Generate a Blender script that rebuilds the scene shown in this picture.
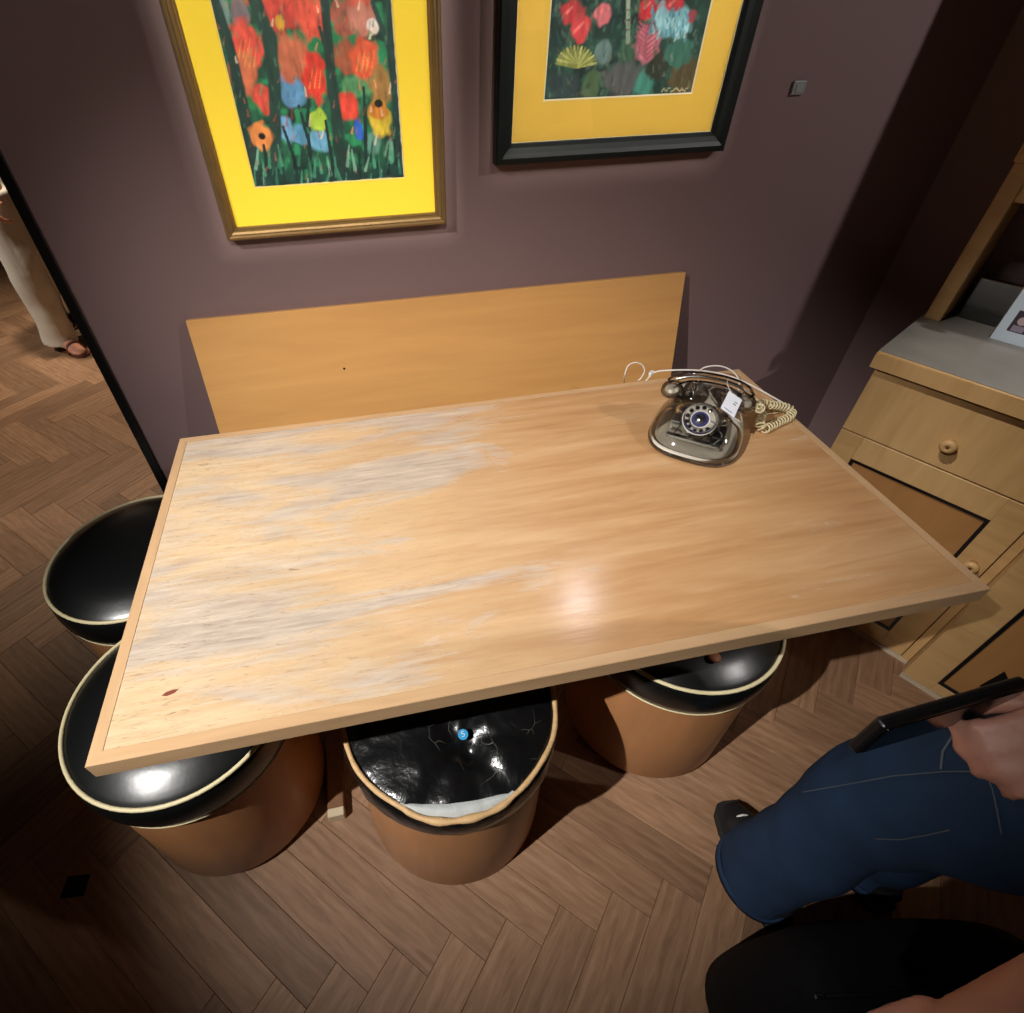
import bpy, bmesh, math, random
import numpy as np
from mathutils import Vector, Matrix, noise

random.seed(7)
for o in list(bpy.data.objects):
    bpy.data.objects.remove(o)
scene = bpy.context.scene
COL = scene.collection

# ------------------------------------------------------------------ camera
YAW, PITCH, ROLL = -0.183425, 0.747575, -0.021345
FPX, CX, CY = 546.338, 457.885, 497.712
CAM = np.array([0.44852, -0.38928, 1.5])


def cam_rot(a, b, c):
    ca, sa = math.cos(a), math.sin(a)
    rz = np.array([[ca, sa, 0], [-sa, ca, 0], [0, 0, 1]])
    base = np.array([[1, 0, 0], [0, 0, -1], [0, 1, 0]], float)
    cb, sb = math.cos(b), math.sin(b)
    p = np.array([[1, 0, 0], [0, cb, -sb], [0, sb, cb]])
    cc, sc = math.cos(c), math.sin(c)
    q = np.array([[cc, -sc, 0], [sc, cc, 0], [0, 0, 1]])
    return q @ p @ base @ rz


ROT = cam_rot(YAW, PITCH, ROLL)
cd = bpy.data.cameras.new('camera')
cd.sensor_fit = 'HORIZONTAL'
cd.sensor_width = 36.0
cd.lens = FPX / 1024 * 36.0
cd.shift_x = (512 - CX) / 1024
cd.shift_y = (CY - 506.5) / 1024
cd.clip_start = 0.02
cam = bpy.data.objects.new('camera', cd)
COL.objects.link(cam)
m4 = Matrix.Identity(4)
for i in range(3):
    m4[i][0] = ROT[0][i]
    m4[i][1] = -ROT[1][i]
    m4[i][2] = -ROT[2][i]
    m4[i][3] = CAM[i]
cam.matrix_world = m4
scene.camera = cam


def px(u, v, axis, val):
    """where the ray through photo pixel (u,v) meets the plane axis = val"""
    d = ROT.T @ np.array([(u - CX) / FPX, (v - CY) / FPX, 1.0])
    t = (val - CAM[axis]) / d[axis]
    return Vector(CAM + d * t)


def proj(p):
    q = ROT @ (np.array(p) - CAM)
    return CX + FPX * q[0] / q[2], CY + FPX * q[1] / q[2], q[2]


# ------------------------------------------------------------------ world + lamps
w = bpy.data.worlds.new('world')
scene.world = w
w.use_nodes = True
w.node_tree.nodes['Background'].inputs[0].default_value = (1.0, 0.9, 0.82, 1)
w.node_tree.nodes['Background'].inputs[1].default_value = 0.02

vs = scene.view_settings
vs.view_transform = 'Standard'
vs.look = 'None'
vs.gamma = 1
vs.use_curve_mapping = False
vs.exposure = 0.0


def spot(name, loc, target, power, angle, blend=0.5, radius=0.03, color=(1, 0.93, 0.84), square=False):
    l = bpy.data.lights.new(name, 'SPOT')
    l.energy = power
    l.spot_size = math.radians(angle)
    l.spot_blend = blend
    l.shadow_soft_size = radius
    l.color = color
    l.use_square = square
    o = bpy.data.objects.new(name, l)
    COL.objects.link(o)
    o.location = loc
    d = Vector(target) - Vector(loc)
    o.rotation_euler = d.to_track_quat('-Z', 'Y').to_euler()
    return o


KEY = (-1.29, -0.80, 2.95)
PIC1 = Vector((0.30, -1.55, 2.9))
PIC2 = Vector((1.20, -1.50, 2.9))
spot('ceiling_spot_table', KEY, (0.41, 0.35, 0.7), 650, 38, 1.0, 0.02, (1, 0.965, 0.93))
spot('ceiling_spot_cabinet_side', (2.95, -1.1, 2.9), (0.95, 0.95, 1.15), 120, 54, 0.7, 0.015, (1, 0.94, 0.92))
spot('framing_lamp_poppies', PIC1, (0.44, 0.925, 1.46), 255, 40, 0.05, 0.0015, (1, 0.95, 0.86))
spot('framing_lamp_garden', PIC2, (1.06, 0.925, 1.51), 300, 40, 0.05, 0.003, (1, 0.95, 0.86))
spot('ceiling_spot_next_room', (-1.1, 2.38, 2.8), (-1.15, 2.55, 0), 230, 84, 0.8, 0.05, (1, 0.84, 0.66))
spot('added_spot_trousers', (-2.5, 1.4, 2.9), (-1.15, 2.95, 0.6), 260, 34, 0.8, 0.04, (1, 0.92, 0.82))  # unseen lamp, added to brighten the off-white trousers beyond the wall end
spot('ceiling_spot_cabinet', (0.12, 0.22, 2.95), (2.06, 0.16, 0.80), 170, 25, 0.7, 0.02, (1, 0.93, 0.86))
spot('picture_lamp', (1.176, 0.86, 1.833), (0.80, 0.12, 0.74), 6, 50, 0.9, 0.022, (0.93, 0.93, 1.0))


# ------------------------------------------------------------------ materials
def new_mat(name):
    m = bpy.data.materials.new(name)
    m.use_nodes = True
    nt = m.node_tree
    return m, nt, nt.nodes['Principled BSDF']


def srgb(r, g, b):
    f = lambda c: (c / 255 / 12.92) if c / 255 <= 0.04045 else ((c / 255 + 0.055) / 1.055) ** 2.4
    return (f(r), f(g), f(b), 1)


def plain(name, col, rough=0.5, metal=0.0, spec=0.5, bump=0.0, bscale=200, coat=0.0, var=0.0, vscale=8, sheen=0.0):
    m, nt, b = new_mat(name)
    b.inputs['Base Color'].default_value = col
    b.inputs['Roughness'].default_value = rough
    b.inputs['Metallic'].default_value = metal
    b.inputs['Specular IOR Level'].default_value = spec
    b.inputs['Coat Weight'].default_value = coat
    b.inputs['Sheen Weight'].default_value = sheen
    if bump or var:
        tc = nt.nodes.new('ShaderNodeTexCoord')
    if bump:
        n = nt.nodes.new('ShaderNodeTexNoise')
        n.inputs['Scale'].default_value = bscale
        n.inputs['Detail'].default_value = 4
        bp = nt.nodes.new('ShaderNodeBump')
        bp.inputs['Strength'].default_value = bump
        bp.inputs['Distance'].default_value = 0.002
        nt.links.new(tc.outputs['Object'], n.inputs['Vector'])
        nt.links.new(n.outputs[0], bp.inputs['Height'])
        nt.links.new(bp.outputs[0], b.inputs['Normal'])
    if var:
        n2 = nt.nodes.new('ShaderNodeTexNoise')
        n2.inputs['Scale'].default_value = vscale
        n2.inputs['Detail'].default_value = 5
        mx = nt.nodes.new('ShaderNodeMix')
        mx.data_type = 'RGBA'
        mx.inputs[6].default_value = tuple(c * (1 - var) for c in col[:3]) + (1,)
        mx.inputs[7].default_value = tuple(min(1, c * (1 + var)) for c in col[:3]) + (1,)
        nt.links.new(tc.outputs['Object'], n2.inputs['Vector'])
        nt.links.new(n2.outputs[0], mx.inputs[0])
        nt.links.new(mx.outputs[2], b.inputs['Base Color'])
    return m


def ramp(nt, src, stops):
    r = nt.nodes.new('ShaderNodeValToRGB')
    e = r.color_ramp.elements
    while len(e) < len(stops):
        e.new(0.5)
    for i, (p, c) in enumerate(stops):
        e[i].position = p
        e[i].color = c
    nt.links.new(src, r.inputs[0])
    return r


def mapped(nt, coord, scale, loc=(0, 0, 0), rot=(0, 0, 0)):
    tc = nt.nodes.new('ShaderNodeTexCoord')
    mp = nt.nodes.new('ShaderNodeMapping')
    mp.inputs['Scale'].default_value = scale
    mp.inputs['Location'].default_value = loc
    mp.inputs['Rotation'].default_value = rot
    nt.links.new(tc.outputs[coord], mp.inputs[0])
    return mp.outputs[0]


def noise_node(nt, vec, scale, detail=5, rough=0.55, dist=0.0):
    n = nt.nodes.new('ShaderNodeTexNoise')
    n.inputs['Scale'].default_value = scale
    n.inputs['Detail'].default_value = detail
    n.inputs['Roughness'].default_value = rough
    n.inputs['Distortion'].default_value = dist
    nt.links.new(vec, n.inputs['Vector'])
    return n.outputs[0]


def wood(name, c1, c2, rough=0.4, grain=(1.5, 22, 22), coat=0.0, rot=(0, 0, 0), bump=0.08):
    m, nt, b = new_mat(name)
    v = mapped(nt, 'Object', grain, rot=rot)
    n = noise_node(nt, v, 2.0, 6, 0.6, 0.6)
    r = ramp(nt, n, [(0.3, c1), (0.7, c2)])
    nt.links.new(r.outputs[0], b.inputs['Base Color'])
    b.inputs['Roughness'].default_value = rough
    b.inputs['Coat Weight'].default_value = coat
    b.inputs['Coat Roughness'].default_value = 0.2
    bp = nt.nodes.new('ShaderNodeBump')
    bp.inputs['Strength'].default_value = bump
    bp.inputs['Distance'].default_value = 0.002
    nt.links.new(n, bp.inputs['Height'])
    nt.links.new(bp.outputs[0], b.inputs['Normal'])
    return m


def mixc(nt, fac, a, b_):
    mx = nt.nodes.new('ShaderNodeMix')
    mx.data_type = 'RGBA'
    for sock, val in ((0, fac), (6, a), (7, b_)):
        if hasattr(val, 'is_linked') or isinstance(val, bpy.types.NodeSocket):
            nt.links.new(val, mx.inputs[sock])
        else:
            mx.inputs[sock].default_value = val
    return mx.outputs[2]


def mth(nt, op, a, b_=None, c=None, clamp=False):
    n = nt.nodes.new('ShaderNodeMath')
    n.operation = op
    n.use_clamp = clamp
    for i, val in enumerate((a, b_, c)):
        if val is None:
            continue
        if isinstance(val, bpy.types.NodeSocket):
            nt.links.new(val, n.inputs[i])
        else:
            n.inputs[i].default_value = val
    return n.outputs[0]


M = {}
M['wall'] = plain('wall_paint', srgb(120, 97, 96), 0.75, bump=0.12, bscale=500, var=0.04, vscale=3)
M['black'] = plain('black_metal', srgb(14, 13, 13), 0.4)
M['ceiling'] = plain('ceiling_paint', srgb(38, 34, 34), 0.9)
M['subfloor'] = plain('floor_joint', srgb(40, 27, 18), 0.9)
M['drum'] = wood('drum_veneer', srgb(160, 110, 70), srgb(178, 124, 80), 0.42, (8, 8, 1.2))
M['plinth'] = plain('stool_plinth', srgb(92, 58, 34), 0.6)
M['vinyl'] = plain('black_vinyl', srgb(13, 15, 15), 0.3, bump=0.35, bscale=14, spec=0.7)
M['cream'] = plain('cream_piping', srgb(220, 207, 164), 0.5, bump=0.3, bscale=300, var=0.1, vscale=90)
M['tan_piping'] = plain('frayed_piping', srgb(196, 160, 112), 0.6, bump=0.6, bscale=220, var=0.3, vscale=70)
M['batting'] = plain('white_batting', srgb(176, 180, 178), 0.8, bump=0.5, bscale=150)
M['blue'] = plain('blue_sticker', srgb(40, 140, 190), 0.4)
M['white'] = plain('white_plastic', srgb(225, 222, 214), 0.4)
M['tag'] = plain('tag_paper', srgb(226, 228, 236), 0.6)
M['ink'] = plain('tag_ink', srgb(70, 70, 92), 0.6)
M['trim'] = wood('edge_strip_wood', srgb(186, 150, 112), srgb(204, 168, 126), 0.4, (2, 20, 20), 0.1)
M['trim_y'] = wood('edge_strip_wood_side', srgb(186, 150, 112), srgb(204, 168, 126), 0.4, (20, 2, 20), 0.1)
M['legwood'] = wood('table_leg_wood', srgb(104, 70, 44), srgb(124, 86, 56), 0.5, (20, 20, 2))  # darkened so the colour stands in for shade on the foot bar
M['board'] = wood('backboard_wood', srgb(196, 144, 84), srgb(208, 156, 92), 0.45, (1.2, 8, 12), 0.1)
M['cabwood'] = wood('cabinet_pine', srgb(184, 146, 96), srgb(202, 164, 110), 0.5, (2, 2, 14))
M['cabwood_h'] = wood('cabinet_pine_rail', srgb(190, 152, 100), srgb(208, 170, 116), 0.5, (14, 14, 2), rot=(0, 0, 0))
M['cabpanel'] = wood('cabinet_panel', srgb(158, 112, 66), srgb(174, 126, 76), 0.45, (6, 6, 1.2))
M['laminate'] = plain('grey_worktop', srgb(134, 130, 122), 0.45, var=0.3, vscale=9)
M['inlay'] = plain('black_inlay', srgb(18, 18, 20), 0.4)
M['gold'] = plain('gold_frame', srgb(134, 108, 70), 0.42, metal=0.7, bump=0.2, bscale=120, var=0.2, vscale=30)
M['goldlite'] = plain('gold_lip', srgb(170, 140, 90), 0.3, metal=0.8)
M['greenframe'] = plain('dark_green_frame', srgb(9, 16, 15), 0.45, spec=0.3)
M['mat1'] = plain('yellow_mat', srgb(250, 216, 52), 0.75, var=0.02, vscale=200)
M['mat2'] = plain('ochre_yellow_mat', srgb(230, 190, 78), 0.75, var=0.03, vscale=200)
M['bevelyellow'] = plain('mat_bevel_yellow', srgb(228, 198, 96), 0.7)
M['bevelwhite'] = plain('mat_bevel', srgb(232, 224, 196), 0.7)
M['denim'] = plain('blue_denim', srgb(36, 56, 82), 0.9, bump=0.5, bscale=400, var=0.25, vscale=14, spec=0.2)
M['stitch'] = plain('denim_stitching', srgb(84, 92, 100), 0.8)
M['skin'] = plain('skin', srgb(205, 148, 128), 0.5, bump=0.1, bscale=150)
M['skin2'] = plain('skin_darker', srgb(190, 130, 105), 0.5)  # slightly darker skin tone for the walking person
M['shoe'] = plain('black_canvas', srgb(20, 20, 22), 0.6)
M['darkrubber'] = plain('black_rubber', srgb(26, 25, 25), 0.7)
M['rubber'] = plain('white_rubber', srgb(215, 212, 205), 0.6)
M['shirt'] = plain('charcoal_cotton', srgb(34, 35, 42), 0.85)
M['whitecloth'] = plain('off_white_linen', srgb(214, 208, 194), 0.85, bump=0.4, bscale=120)
M['blouse'] = plain('pale_blouse', srgb(180, 168, 160), 0.85)
M['hair'] = plain('dark_hair', srgb(36, 26, 20), 0.5)
M['eye'] = plain('eye_white', srgb(230, 228, 222), 0.3)
M['iris'] = plain('eye_iris', srgb(50, 34, 22), 0.2)
M['lip'] = plain('lips', srgb(168, 96, 88), 0.5)
M['bag'] = plain('black_bag_nylon', srgb(9, 8, 11), 0.85, bump=0.3, bscale=200, spec=0.2)
M['steel'] = plain('bright_steel', srgb(200, 200, 196), 0.22, metal=1.0)
M['darkmech'] = plain('dark_mechanism', srgb(176, 168, 152), 0.4, metal=0.2)
M['photo'] = plain('printed_portrait', srgb(60, 52, 62), 0.5)
M['signpaper'] = plain('sign_paper', srgb(205, 222, 236), 0.5)


def floor_wood():
    m, nt, b = new_mat('oak_plank')
    uv = nt.nodes.new('ShaderNodeUVMap')
    oi = nt.nodes.new('ShaderNodeObjectInfo')
    geo = nt.nodes.new('ShaderNodeNewGeometry')
    rnd = mth(nt, 'FRACT', mth(nt, 'ADD', oi.outputs['Random'], geo.outputs['Random Per Island']))
    off = nt.nodes.new('ShaderNodeVectorMath')
    off.operation = 'ADD'
    cmb = nt.nodes.new('ShaderNodeCombineXYZ')
    nt.links.new(mth(nt, 'MULTIPLY', rnd, 37.0), cmb.inputs[0])
    nt.links.new(mth(nt, 'MULTIPLY', rnd, 11.0), cmb.inputs[1])
    nt.links.new(uv.outputs[0], off.inputs[0])
    nt.links.new(cmb.outputs[0], off.inputs[1])
    mp = nt.nodes.new('ShaderNodeMapping')
    mp.inputs['Scale'].default_value = (3.5, 26, 1)
    nt.links.new(off.outputs[0], mp.inputs[0])
    fine = noise_node(nt, mp.outputs[0], 3.0, 8, 0.65, 0.7)
    mp2 = nt.nodes.new('ShaderNodeMapping')
    mp2.inputs['Scale'].default_value = (2.2, 12, 1)
    nt.links.new(off.outputs[0], mp2.inputs[0])
    wv = nt.nodes.new('ShaderNodeTexWave')
    wv.inputs['Scale'].default_value = 1.1
    wv.inputs['Distortion'].default_value = 9
    wv.inputs['Detail'].default_value = 2
    wv.inputs['Detail Scale'].default_value = 0.7
    wv.bands_direction = 'Y'
    nt.links.new(mp2.outputs[0], wv.inputs['Vector'])
    g = mth(nt, 'ADD', mth(nt, 'MULTIPLY', fine, 0.9), mth(nt, 'MULTIPLY', wv.outputs[1], 0.10))
    r = ramp(nt, g, [(0.28, srgb(122, 92, 68)), (0.5, srgb(146, 113, 86)), (0.75, srgb(166, 133, 104))])
    tone = ramp(nt, rnd, [(0.0, (0.70, 0.67, 0.65, 1)), (0.5, (0.9, 0.87, 0.85, 1)), (1.0, (1.15, 1.12, 1.1, 1))])
    mm = nt.nodes.new('ShaderNodeMix')
    mm.data_type = 'RGBA'
    mm.blend_type = 'MULTIPLY'
    mm.inputs[0].default_value = 1
    nt.links.new(r.outputs[0], mm.inputs[6])
    nt.links.new(tone.outputs[0], mm.inputs[7])
    nt.links.new(mm.outputs[2], b.inputs['Base Color'])
    b.inputs['Roughness'].default_value = 0.5
    bp = nt.nodes.new('ShaderNodeBump')
    bp.inputs['Strength'].default_value = 0.15
    bp.inputs['Distance'].default_value = 0.001
    nt.links.new(fine, bp.inputs['Height'])
    nt.links.new(bp.outputs[0], b.inputs['Normal'])
    return m


M['oak'] = floor_wood()


def table_wood():
    m, nt, b = new_mat('worn_table_veneer')
    v = mapped(nt, 'Object', (1.3, 13, 1), rot=(0, 0, 0.05))
    base_n = noise_node(nt, v, 2.2, 6, 0.6, 0.5)
    honey = ramp(nt, base_n, [(0.28, srgb(176, 130, 86)), (0.5, srgb(190, 147, 102)), (0.72, srgb(204, 165, 122))]).outputs[0]
    v2 = mapped(nt, 'Object', (1.2, 4.2, 1), loc=(3.1, 0.7, 0), rot=(0, 0, 0.1))
    wear_big = noise_node(nt, v2, 2.3, 6, 0.6, 0.6)
    v3 = mapped(nt, 'Object', (3, 34, 1), rot=(0, 0, 0.06))
    wear_fine = noise_node(nt, v3, 3.0, 6, 0.7, 0.4)
    tc = nt.nodes.new('ShaderNodeTexCoord')
    sp = nt.nodes.new('ShaderNodeSeparateXYZ')
    nt.links.new(tc.outputs['Object'], sp.inputs[0])
    # worn where people sat: strongest over the left half, fading to the right, more towards the wall
    gx = nt.nodes.new('ShaderNodeMapRange')
    gx.interpolation_type = 'SMOOTHSTEP'
    gx.inputs[1].default_value = 1.0
    gx.inputs[2].default_value = 0.12
    gx.inputs[3].default_value = -0.18
    gx.inputs[4].default_value = 0.11
    nt.links.new(sp.outputs[0], gx.inputs[0])
    gy = nt.nodes.new('ShaderNodeMapRange')
    gy.inputs[1].default_value = 0.0
    gy.inputs[2].default_value = 0.75
    gy.inputs[3].default_value = -0.06
    gy.inputs[4].default_value = 0.05
    nt.links.new(sp.outputs[1], gy.inputs[0])
    s = mth(nt, 'ADD', mth(nt, 'ADD', mth(nt, 'SUBTRACT', mth(nt, 'MULTIPLY', wear_big, 1.5), 0.41), mth(nt, 'MULTIPLY', wear_fine, 0.34)),
            mth(nt, 'ADD', gx.outputs[0], gy.outputs[0]))
    mask = nt.nodes.new('ShaderNodeMapRange')
    mask.interpolation_type = 'SMOOTHSTEP'
    mask.inputs[1].default_value = 0.47
    mask.inputs[2].default_value = 0.74
    nt.links.new(s, mask.inputs[0])
    grey = ramp(nt, wear_fine, [(0.3, srgb(150, 140, 134)), (0.5, srgb(184, 172, 160)), (0.7, srgb(206, 192, 174))]).outputs[0]
    pale = nt.nodes.new('ShaderNodeMapRange')
    pale.interpolation_type = 'SMOOTHSTEP'
    pale.inputs[1].default_value = 0.95
    pale.inputs[2].default_value = 0.05
    pale.inputs[4].default_value = 0.9
    nt.links.new(sp.outputs[0], pale.inputs[0])
    honey2 = mixc(nt, mth(nt, 'MULTIPLY', pale.outputs[0], mth(nt, 'MULTIPLY', wear_fine, 1.6, clamp=True)), honey, srgb(216, 193, 158))
    col = mixc(nt, mth(nt, 'MULTIPLY', mask.outputs[0], 0.8), honey2, grey)
    # dark specks and short cracks along the grain
    v4 = mapped(nt, 'Object', (9, 70, 1), rot=(0, 0, 0.08))
    sc = noise_node(nt, v4, 2.2, 3, 0.6, 0.8)
    crack = nt.nodes.new('ShaderNodeMapRange')
    crack.inputs[1].default_value = 0.68
    crack.inputs[2].default_value = 0.76
    nt.links.new(sc, crack.inputs[0])
    cr = mth(nt, 'MULTIPLY', crack.outputs[0], mth(nt, 'ADD', mth(nt, 'MULTIPLY', pale.outputs[0], 1.2), 0.08), clamp=True)
    col = mixc(nt, mth(nt, 'MULTIPLY', cr, 0.6), col, srgb(110, 84, 66))
    v5 = mapped(nt, 'Object', (7, 46, 1), loc=(1.7, 0.3, 0), rot=(0, 0, 0.1))
    fg = noise_node(nt, v5, 4.0, 5, 0.7, 1.5)
    fgm = nt.nodes.new('ShaderNodeMapRange')
    fgm.inputs[1].default_value = 0.56
    fgm.inputs[2].default_value = 0.72
    nt.links.new(fg, fgm.inputs[0])
    col = mixc(nt, mth(nt, 'MULTIPLY', fgm.outputs[0], mth(nt, 'ADD', mth(nt, 'MULTIPLY', pale.outputs[0], 0.75), 0.05)), col, srgb(138, 108, 84))
    nt.links.new(col, b.inputs['Base Color'])
    rr = nt.nodes.new('ShaderNodeMapRange')
    rr.inputs[3].default_value = 0.2
    rr.inputs[4].default_value = 0.5
    nt.links.new(mask.outputs[0], rr.inputs[0])
    nt.links.new(rr.outputs[0], b.inputs['Roughness'])
    b.inputs['Specular IOR Level'].default_value = 0.4
    bp = nt.nodes.new('ShaderNodeBump')
    bp.inputs['Strength'].default_value = 0.12
    bp.inputs['Distance'].default_value = 0.0015
    nt.links.new(wear_fine, bp.inputs['Height'])
    nt.links.new(bp.outputs[0], b.inputs['Normal'])
    return m


M['tabletop'] = table_wood()


def cracked_vinyl():
    m, nt, b = new_mat('cracked_black_vinyl')
    tc = nt.nodes.new('ShaderNodeTexCoord')
    nz = nt.nodes.new('ShaderNodeTexNoise')
    nz.inputs['Scale'].default_value = 9
    nt.links.new(tc.outputs['Object'], nz.inputs['Vector'])
    add = nt.nodes.new('ShaderNodeMixRGB')
    add.inputs[0].default_value = 0.08
    nt.links.new(tc.outputs['Object'], add.inputs[1])
    nt.links.new(nz.outputs[1], add.inputs[2])
    vo = nt.nodes.new('ShaderNodeTexVoronoi')
    vo.feature = 'DISTANCE_TO_EDGE'
    vo.inputs['Scale'].default_value = 17
    nt.links.new(add.outputs[0], vo.inputs['Vector'])
    mr = nt.nodes.new('ShaderNodeMapRange')
    mr.inputs[1].default_value = 0.0
    mr.inputs[2].default_value = 0.006
    mr.inputs[3].default_value = 1
    mr.inputs[4].default_value = 0
    nt.links.new(vo.outputs[0], mr.inputs[0])
    n2 = nt.nodes.new('ShaderNodeTexNoise')
    n2.inputs['Scale'].default_value = 14
    nt.links.new(tc.outputs['Object'], n2.inputs['Vector'])
    gate = nt.nodes.new('ShaderNodeMapRange')
    gate.inputs[1].default_value = 0.55
    gate.inputs[2].default_value = 0.66
    nt.links.new(n2.outputs[0], gate.inputs[0])
    f = mth(nt, 'MULTIPLY', mr.outputs[0], gate.outputs[0])
    nt.links.new(mixc(nt, mth(nt, 'MULTIPLY', f, 0.6), srgb(13, 14, 15), srgb(150, 146, 134)), b.inputs['Base Color'])
    b.inputs['Roughness'].default_value = 0.24
    b.inputs['Specular IOR Level'].default_value = 0.7
    n3 = nt.nodes.new('ShaderNodeTexNoise')
    n3.inputs['Scale'].default_value = 45
    n3.inputs['Detail'].default_value = 4
    nt.links.new(tc.outputs['Object'], n3.inputs['Vector'])
    bp = nt.nodes.new('ShaderNodeBump')
    bp.inputs['Strength'].default_value = 0.55
    bp.inputs['Distance'].default_value = 0.004
    nt.links.new(n3.outputs[0], bp.inputs['Height'])
    nt.links.new(bp.outputs[0], b.inputs['Normal'])
    return m


M['vinyl_cracked'] = cracked_vinyl()


def clear_plastic(name, tint, gl=0.06, base=0.0):
    m = bpy.data.materials.new(name)
    m.use_nodes = True
    nt = m.node_tree
    nt.nodes.clear()
    out = nt.nodes.new('ShaderNodeOutputMaterial')
    tr = nt.nodes.new('ShaderNodeBsdfTransparent')
    tr.inputs[0].default_value = tint
    g = nt.nodes.new('ShaderNodeBsdfGlossy')
    g.inputs['Roughness'].default_value = gl
    g.inputs[0].default_value = (1, 1, 1, 1)
    fr = nt.nodes.new('ShaderNodeFresnel')
    fr.inputs[0].default_value = 1.5
    fac = mth(nt, 'ADD', fr.outputs[0], base, clamp=True)
    mx = nt.nodes.new('ShaderNodeMixShader')
    nt.links.new(fac, mx.inputs[0])
    nt.links.new(tr.outputs[0], mx.inputs[1])
    nt.links.new(g.outputs[0], mx.inputs[2])
    nt.links.new(mx.outputs[0], out.inputs[0])
    return m


M['clear'] = clear_plastic('clear_phone_plastic', (0.96, 0.95, 0.93, 1), 0.05, 0.05)
M['acrylic'] = clear_plastic('clear_acrylic', (0.86, 0.88, 0.9, 1), 0.05, 0.02)
M['glazing'] = clear_plastic('picture_glass', (0.98, 0.98, 0.98, 1), 0.02, 0.0)


def attr_mat(name, attr, rough=0.5):
    m, nt, b = new_mat(name)
    a = nt.nodes.new('ShaderNodeVertexColor')
    a.layer_name = attr
    nt.links.new(a.outputs[0], b.inputs['Base Color'])
    b.inputs['Roughness'].default_value = rough
    return m


M['paint'] = attr_mat('oil_painting', 'paint', 0.45)


# ------------------------------------------------------------------ mesh helpers
def link(name, me, mat, parent=None, loc=(0, 0, 0), rotz=0, smooth=False):
    o = bpy.data.objects.new(name, me)
    COL.objects.link(o)
    if mat is not None and not me.materials:
        me.materials.append(mat)
    o.parent = parent
    o.location = loc
    o.rotation_euler = (0, 0, rotz)
    if smooth:
        me.polygons.foreach_set('use_smooth', [True] * len(me.polygons))
    return o


def bmobj(name, bm, mat, parent=None, loc=(0, 0, 0), rotz=0, smooth=False):
    bmesh.ops.recalc_face_normals(bm, faces=bm.faces[:])
    me = bpy.data.meshes.new(name)
    bm.to_mesh(me)
    bm.free()
    return link(name, me, mat, parent, loc, rotz, smooth)


def thing(name, label, cat, loc=(0, 0, 0), rotz=0, group=None):
    o = bpy.data.objects.new(name, None)
    COL.objects.link(o)
    o.empty_display_size = 0.05
    o.location = loc
    o.rotation_euler = (0, 0, rotz)
    return tag(o, label, cat, group)


def tag(o, label, cat, group=None, kind=None):
    if label:
        o['label'] = label
    if cat:
        o['category'] = cat
    if group:
        o['group'] = group
    if kind:
        o['kind'] = kind
    return o


def struct(o, label=None, cat=None):
    o['kind'] = 'structure'
    if label:
        o['label'] = label
    if cat:
        o['category'] = cat
    return o


def box_bm(x0, x1, y0, y1, z0, z1, bev=0.0, seg=1, bm=None):
    own = bm is None
    if own:
        bm = bmesh.new()
    vs_ = [bm.verts.new(p) for p in ((x0, y0, z0), (x1, y0, z0), (x1, y1, z0), (x0, y1, z0),
                                     (x0, y0, z1), (x1, y0, z1), (x1, y1, z1), (x0, y1, z1))]
    fs = [bm.faces.new([vs_[i] for i in f]) for f in ((3, 2, 1, 0), (4, 5, 6, 7), (0, 1, 5, 4), (1, 2, 6, 5), (2, 3, 7, 6), (3, 0, 4, 7))]
    if bev:
        es = list({e for f in fs for e in f.edges})
        bmesh.ops.bevel(bm, geom=es, offset=bev, segments=seg, affect='EDGES', profile=0.5)
    return bm


def box(name, x0, x1, y0, y1, z0, z1, mat, parent=None, bev=0.0, seg=1):
    """box mesh whose origin is its base centre"""
    cx, cy = (x0 + x1) / 2, (y0 + y1) / 2
    bm = box_bm(x0 - cx, x1 - cx, y0 - cy, y1 - cy, 0, z1 - z0, bev, seg)
    return bmobj(name, bm, mat, parent, (cx, cy, z0))


def lathe_bm(prof, n=48, bm=None, cap0=True, cap1=True, c=(0, 0, 0)):
    if bm is None:
        bm = bmesh.new()
    rings = []
    for r, z in prof:
        if r < 1e-6:
            rings.append([bm.verts.new((c[0], c[1], c[2] + z))])
        else:
            rings.append([bm.verts.new((c[0] + r * math.cos(2 * math.pi * i / n), c[1] + r * math.sin(2 * math.pi * i / n), c[2] + z)) for i in range(n)])
    for a, b in zip(rings, rings[1:]):
        if len(a) == 1 and len(b) == 1:
            continue
        for i in range(n):
            j = (i + 1) % n
            if len(a) == 1:
                bm.faces.new((a[0], b[j], b[i]))
            elif len(b) == 1:
                bm.faces.new((a[i], a[j], b[0]))
            else:
                bm.faces.new((a[i], a[j], b[j], b[i]))
    if cap0 and len(rings[0]) > 1:
        bm.faces.new(rings[0][::-1])
    if cap1 and len(rings[-1]) > 1:
        bm.faces.new(rings[-1])
    return bm


def torus_bm(R, r, z, n=72, k=8, bm=None, wob=None):
    if bm is None:
        bm = bmesh.new()
    rings = []
    for i in range(n):
        a = 2 * math.pi * i / n
        dr, dz, rs = wob(a) if wob else (0, 0, 1)
        rings.append([bm.verts.new(((R + dr + r * rs * math.cos(2 * math.pi * j / k)) * math.cos(a),
                                    (R + dr + r * rs * math.cos(2 * math.pi * j / k)) * math.sin(a),
                                    z + dz + r * rs * math.sin(2 * math.pi * j / k))) for j in range(k)])
    for i in range(n):
        a, b = rings[i], rings[(i + 1) % n]
        for j in range(k):
            bm.faces.new((a[j], b[j], b[(j + 1) % k], a[(j + 1) % k]))
    return bm


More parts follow.
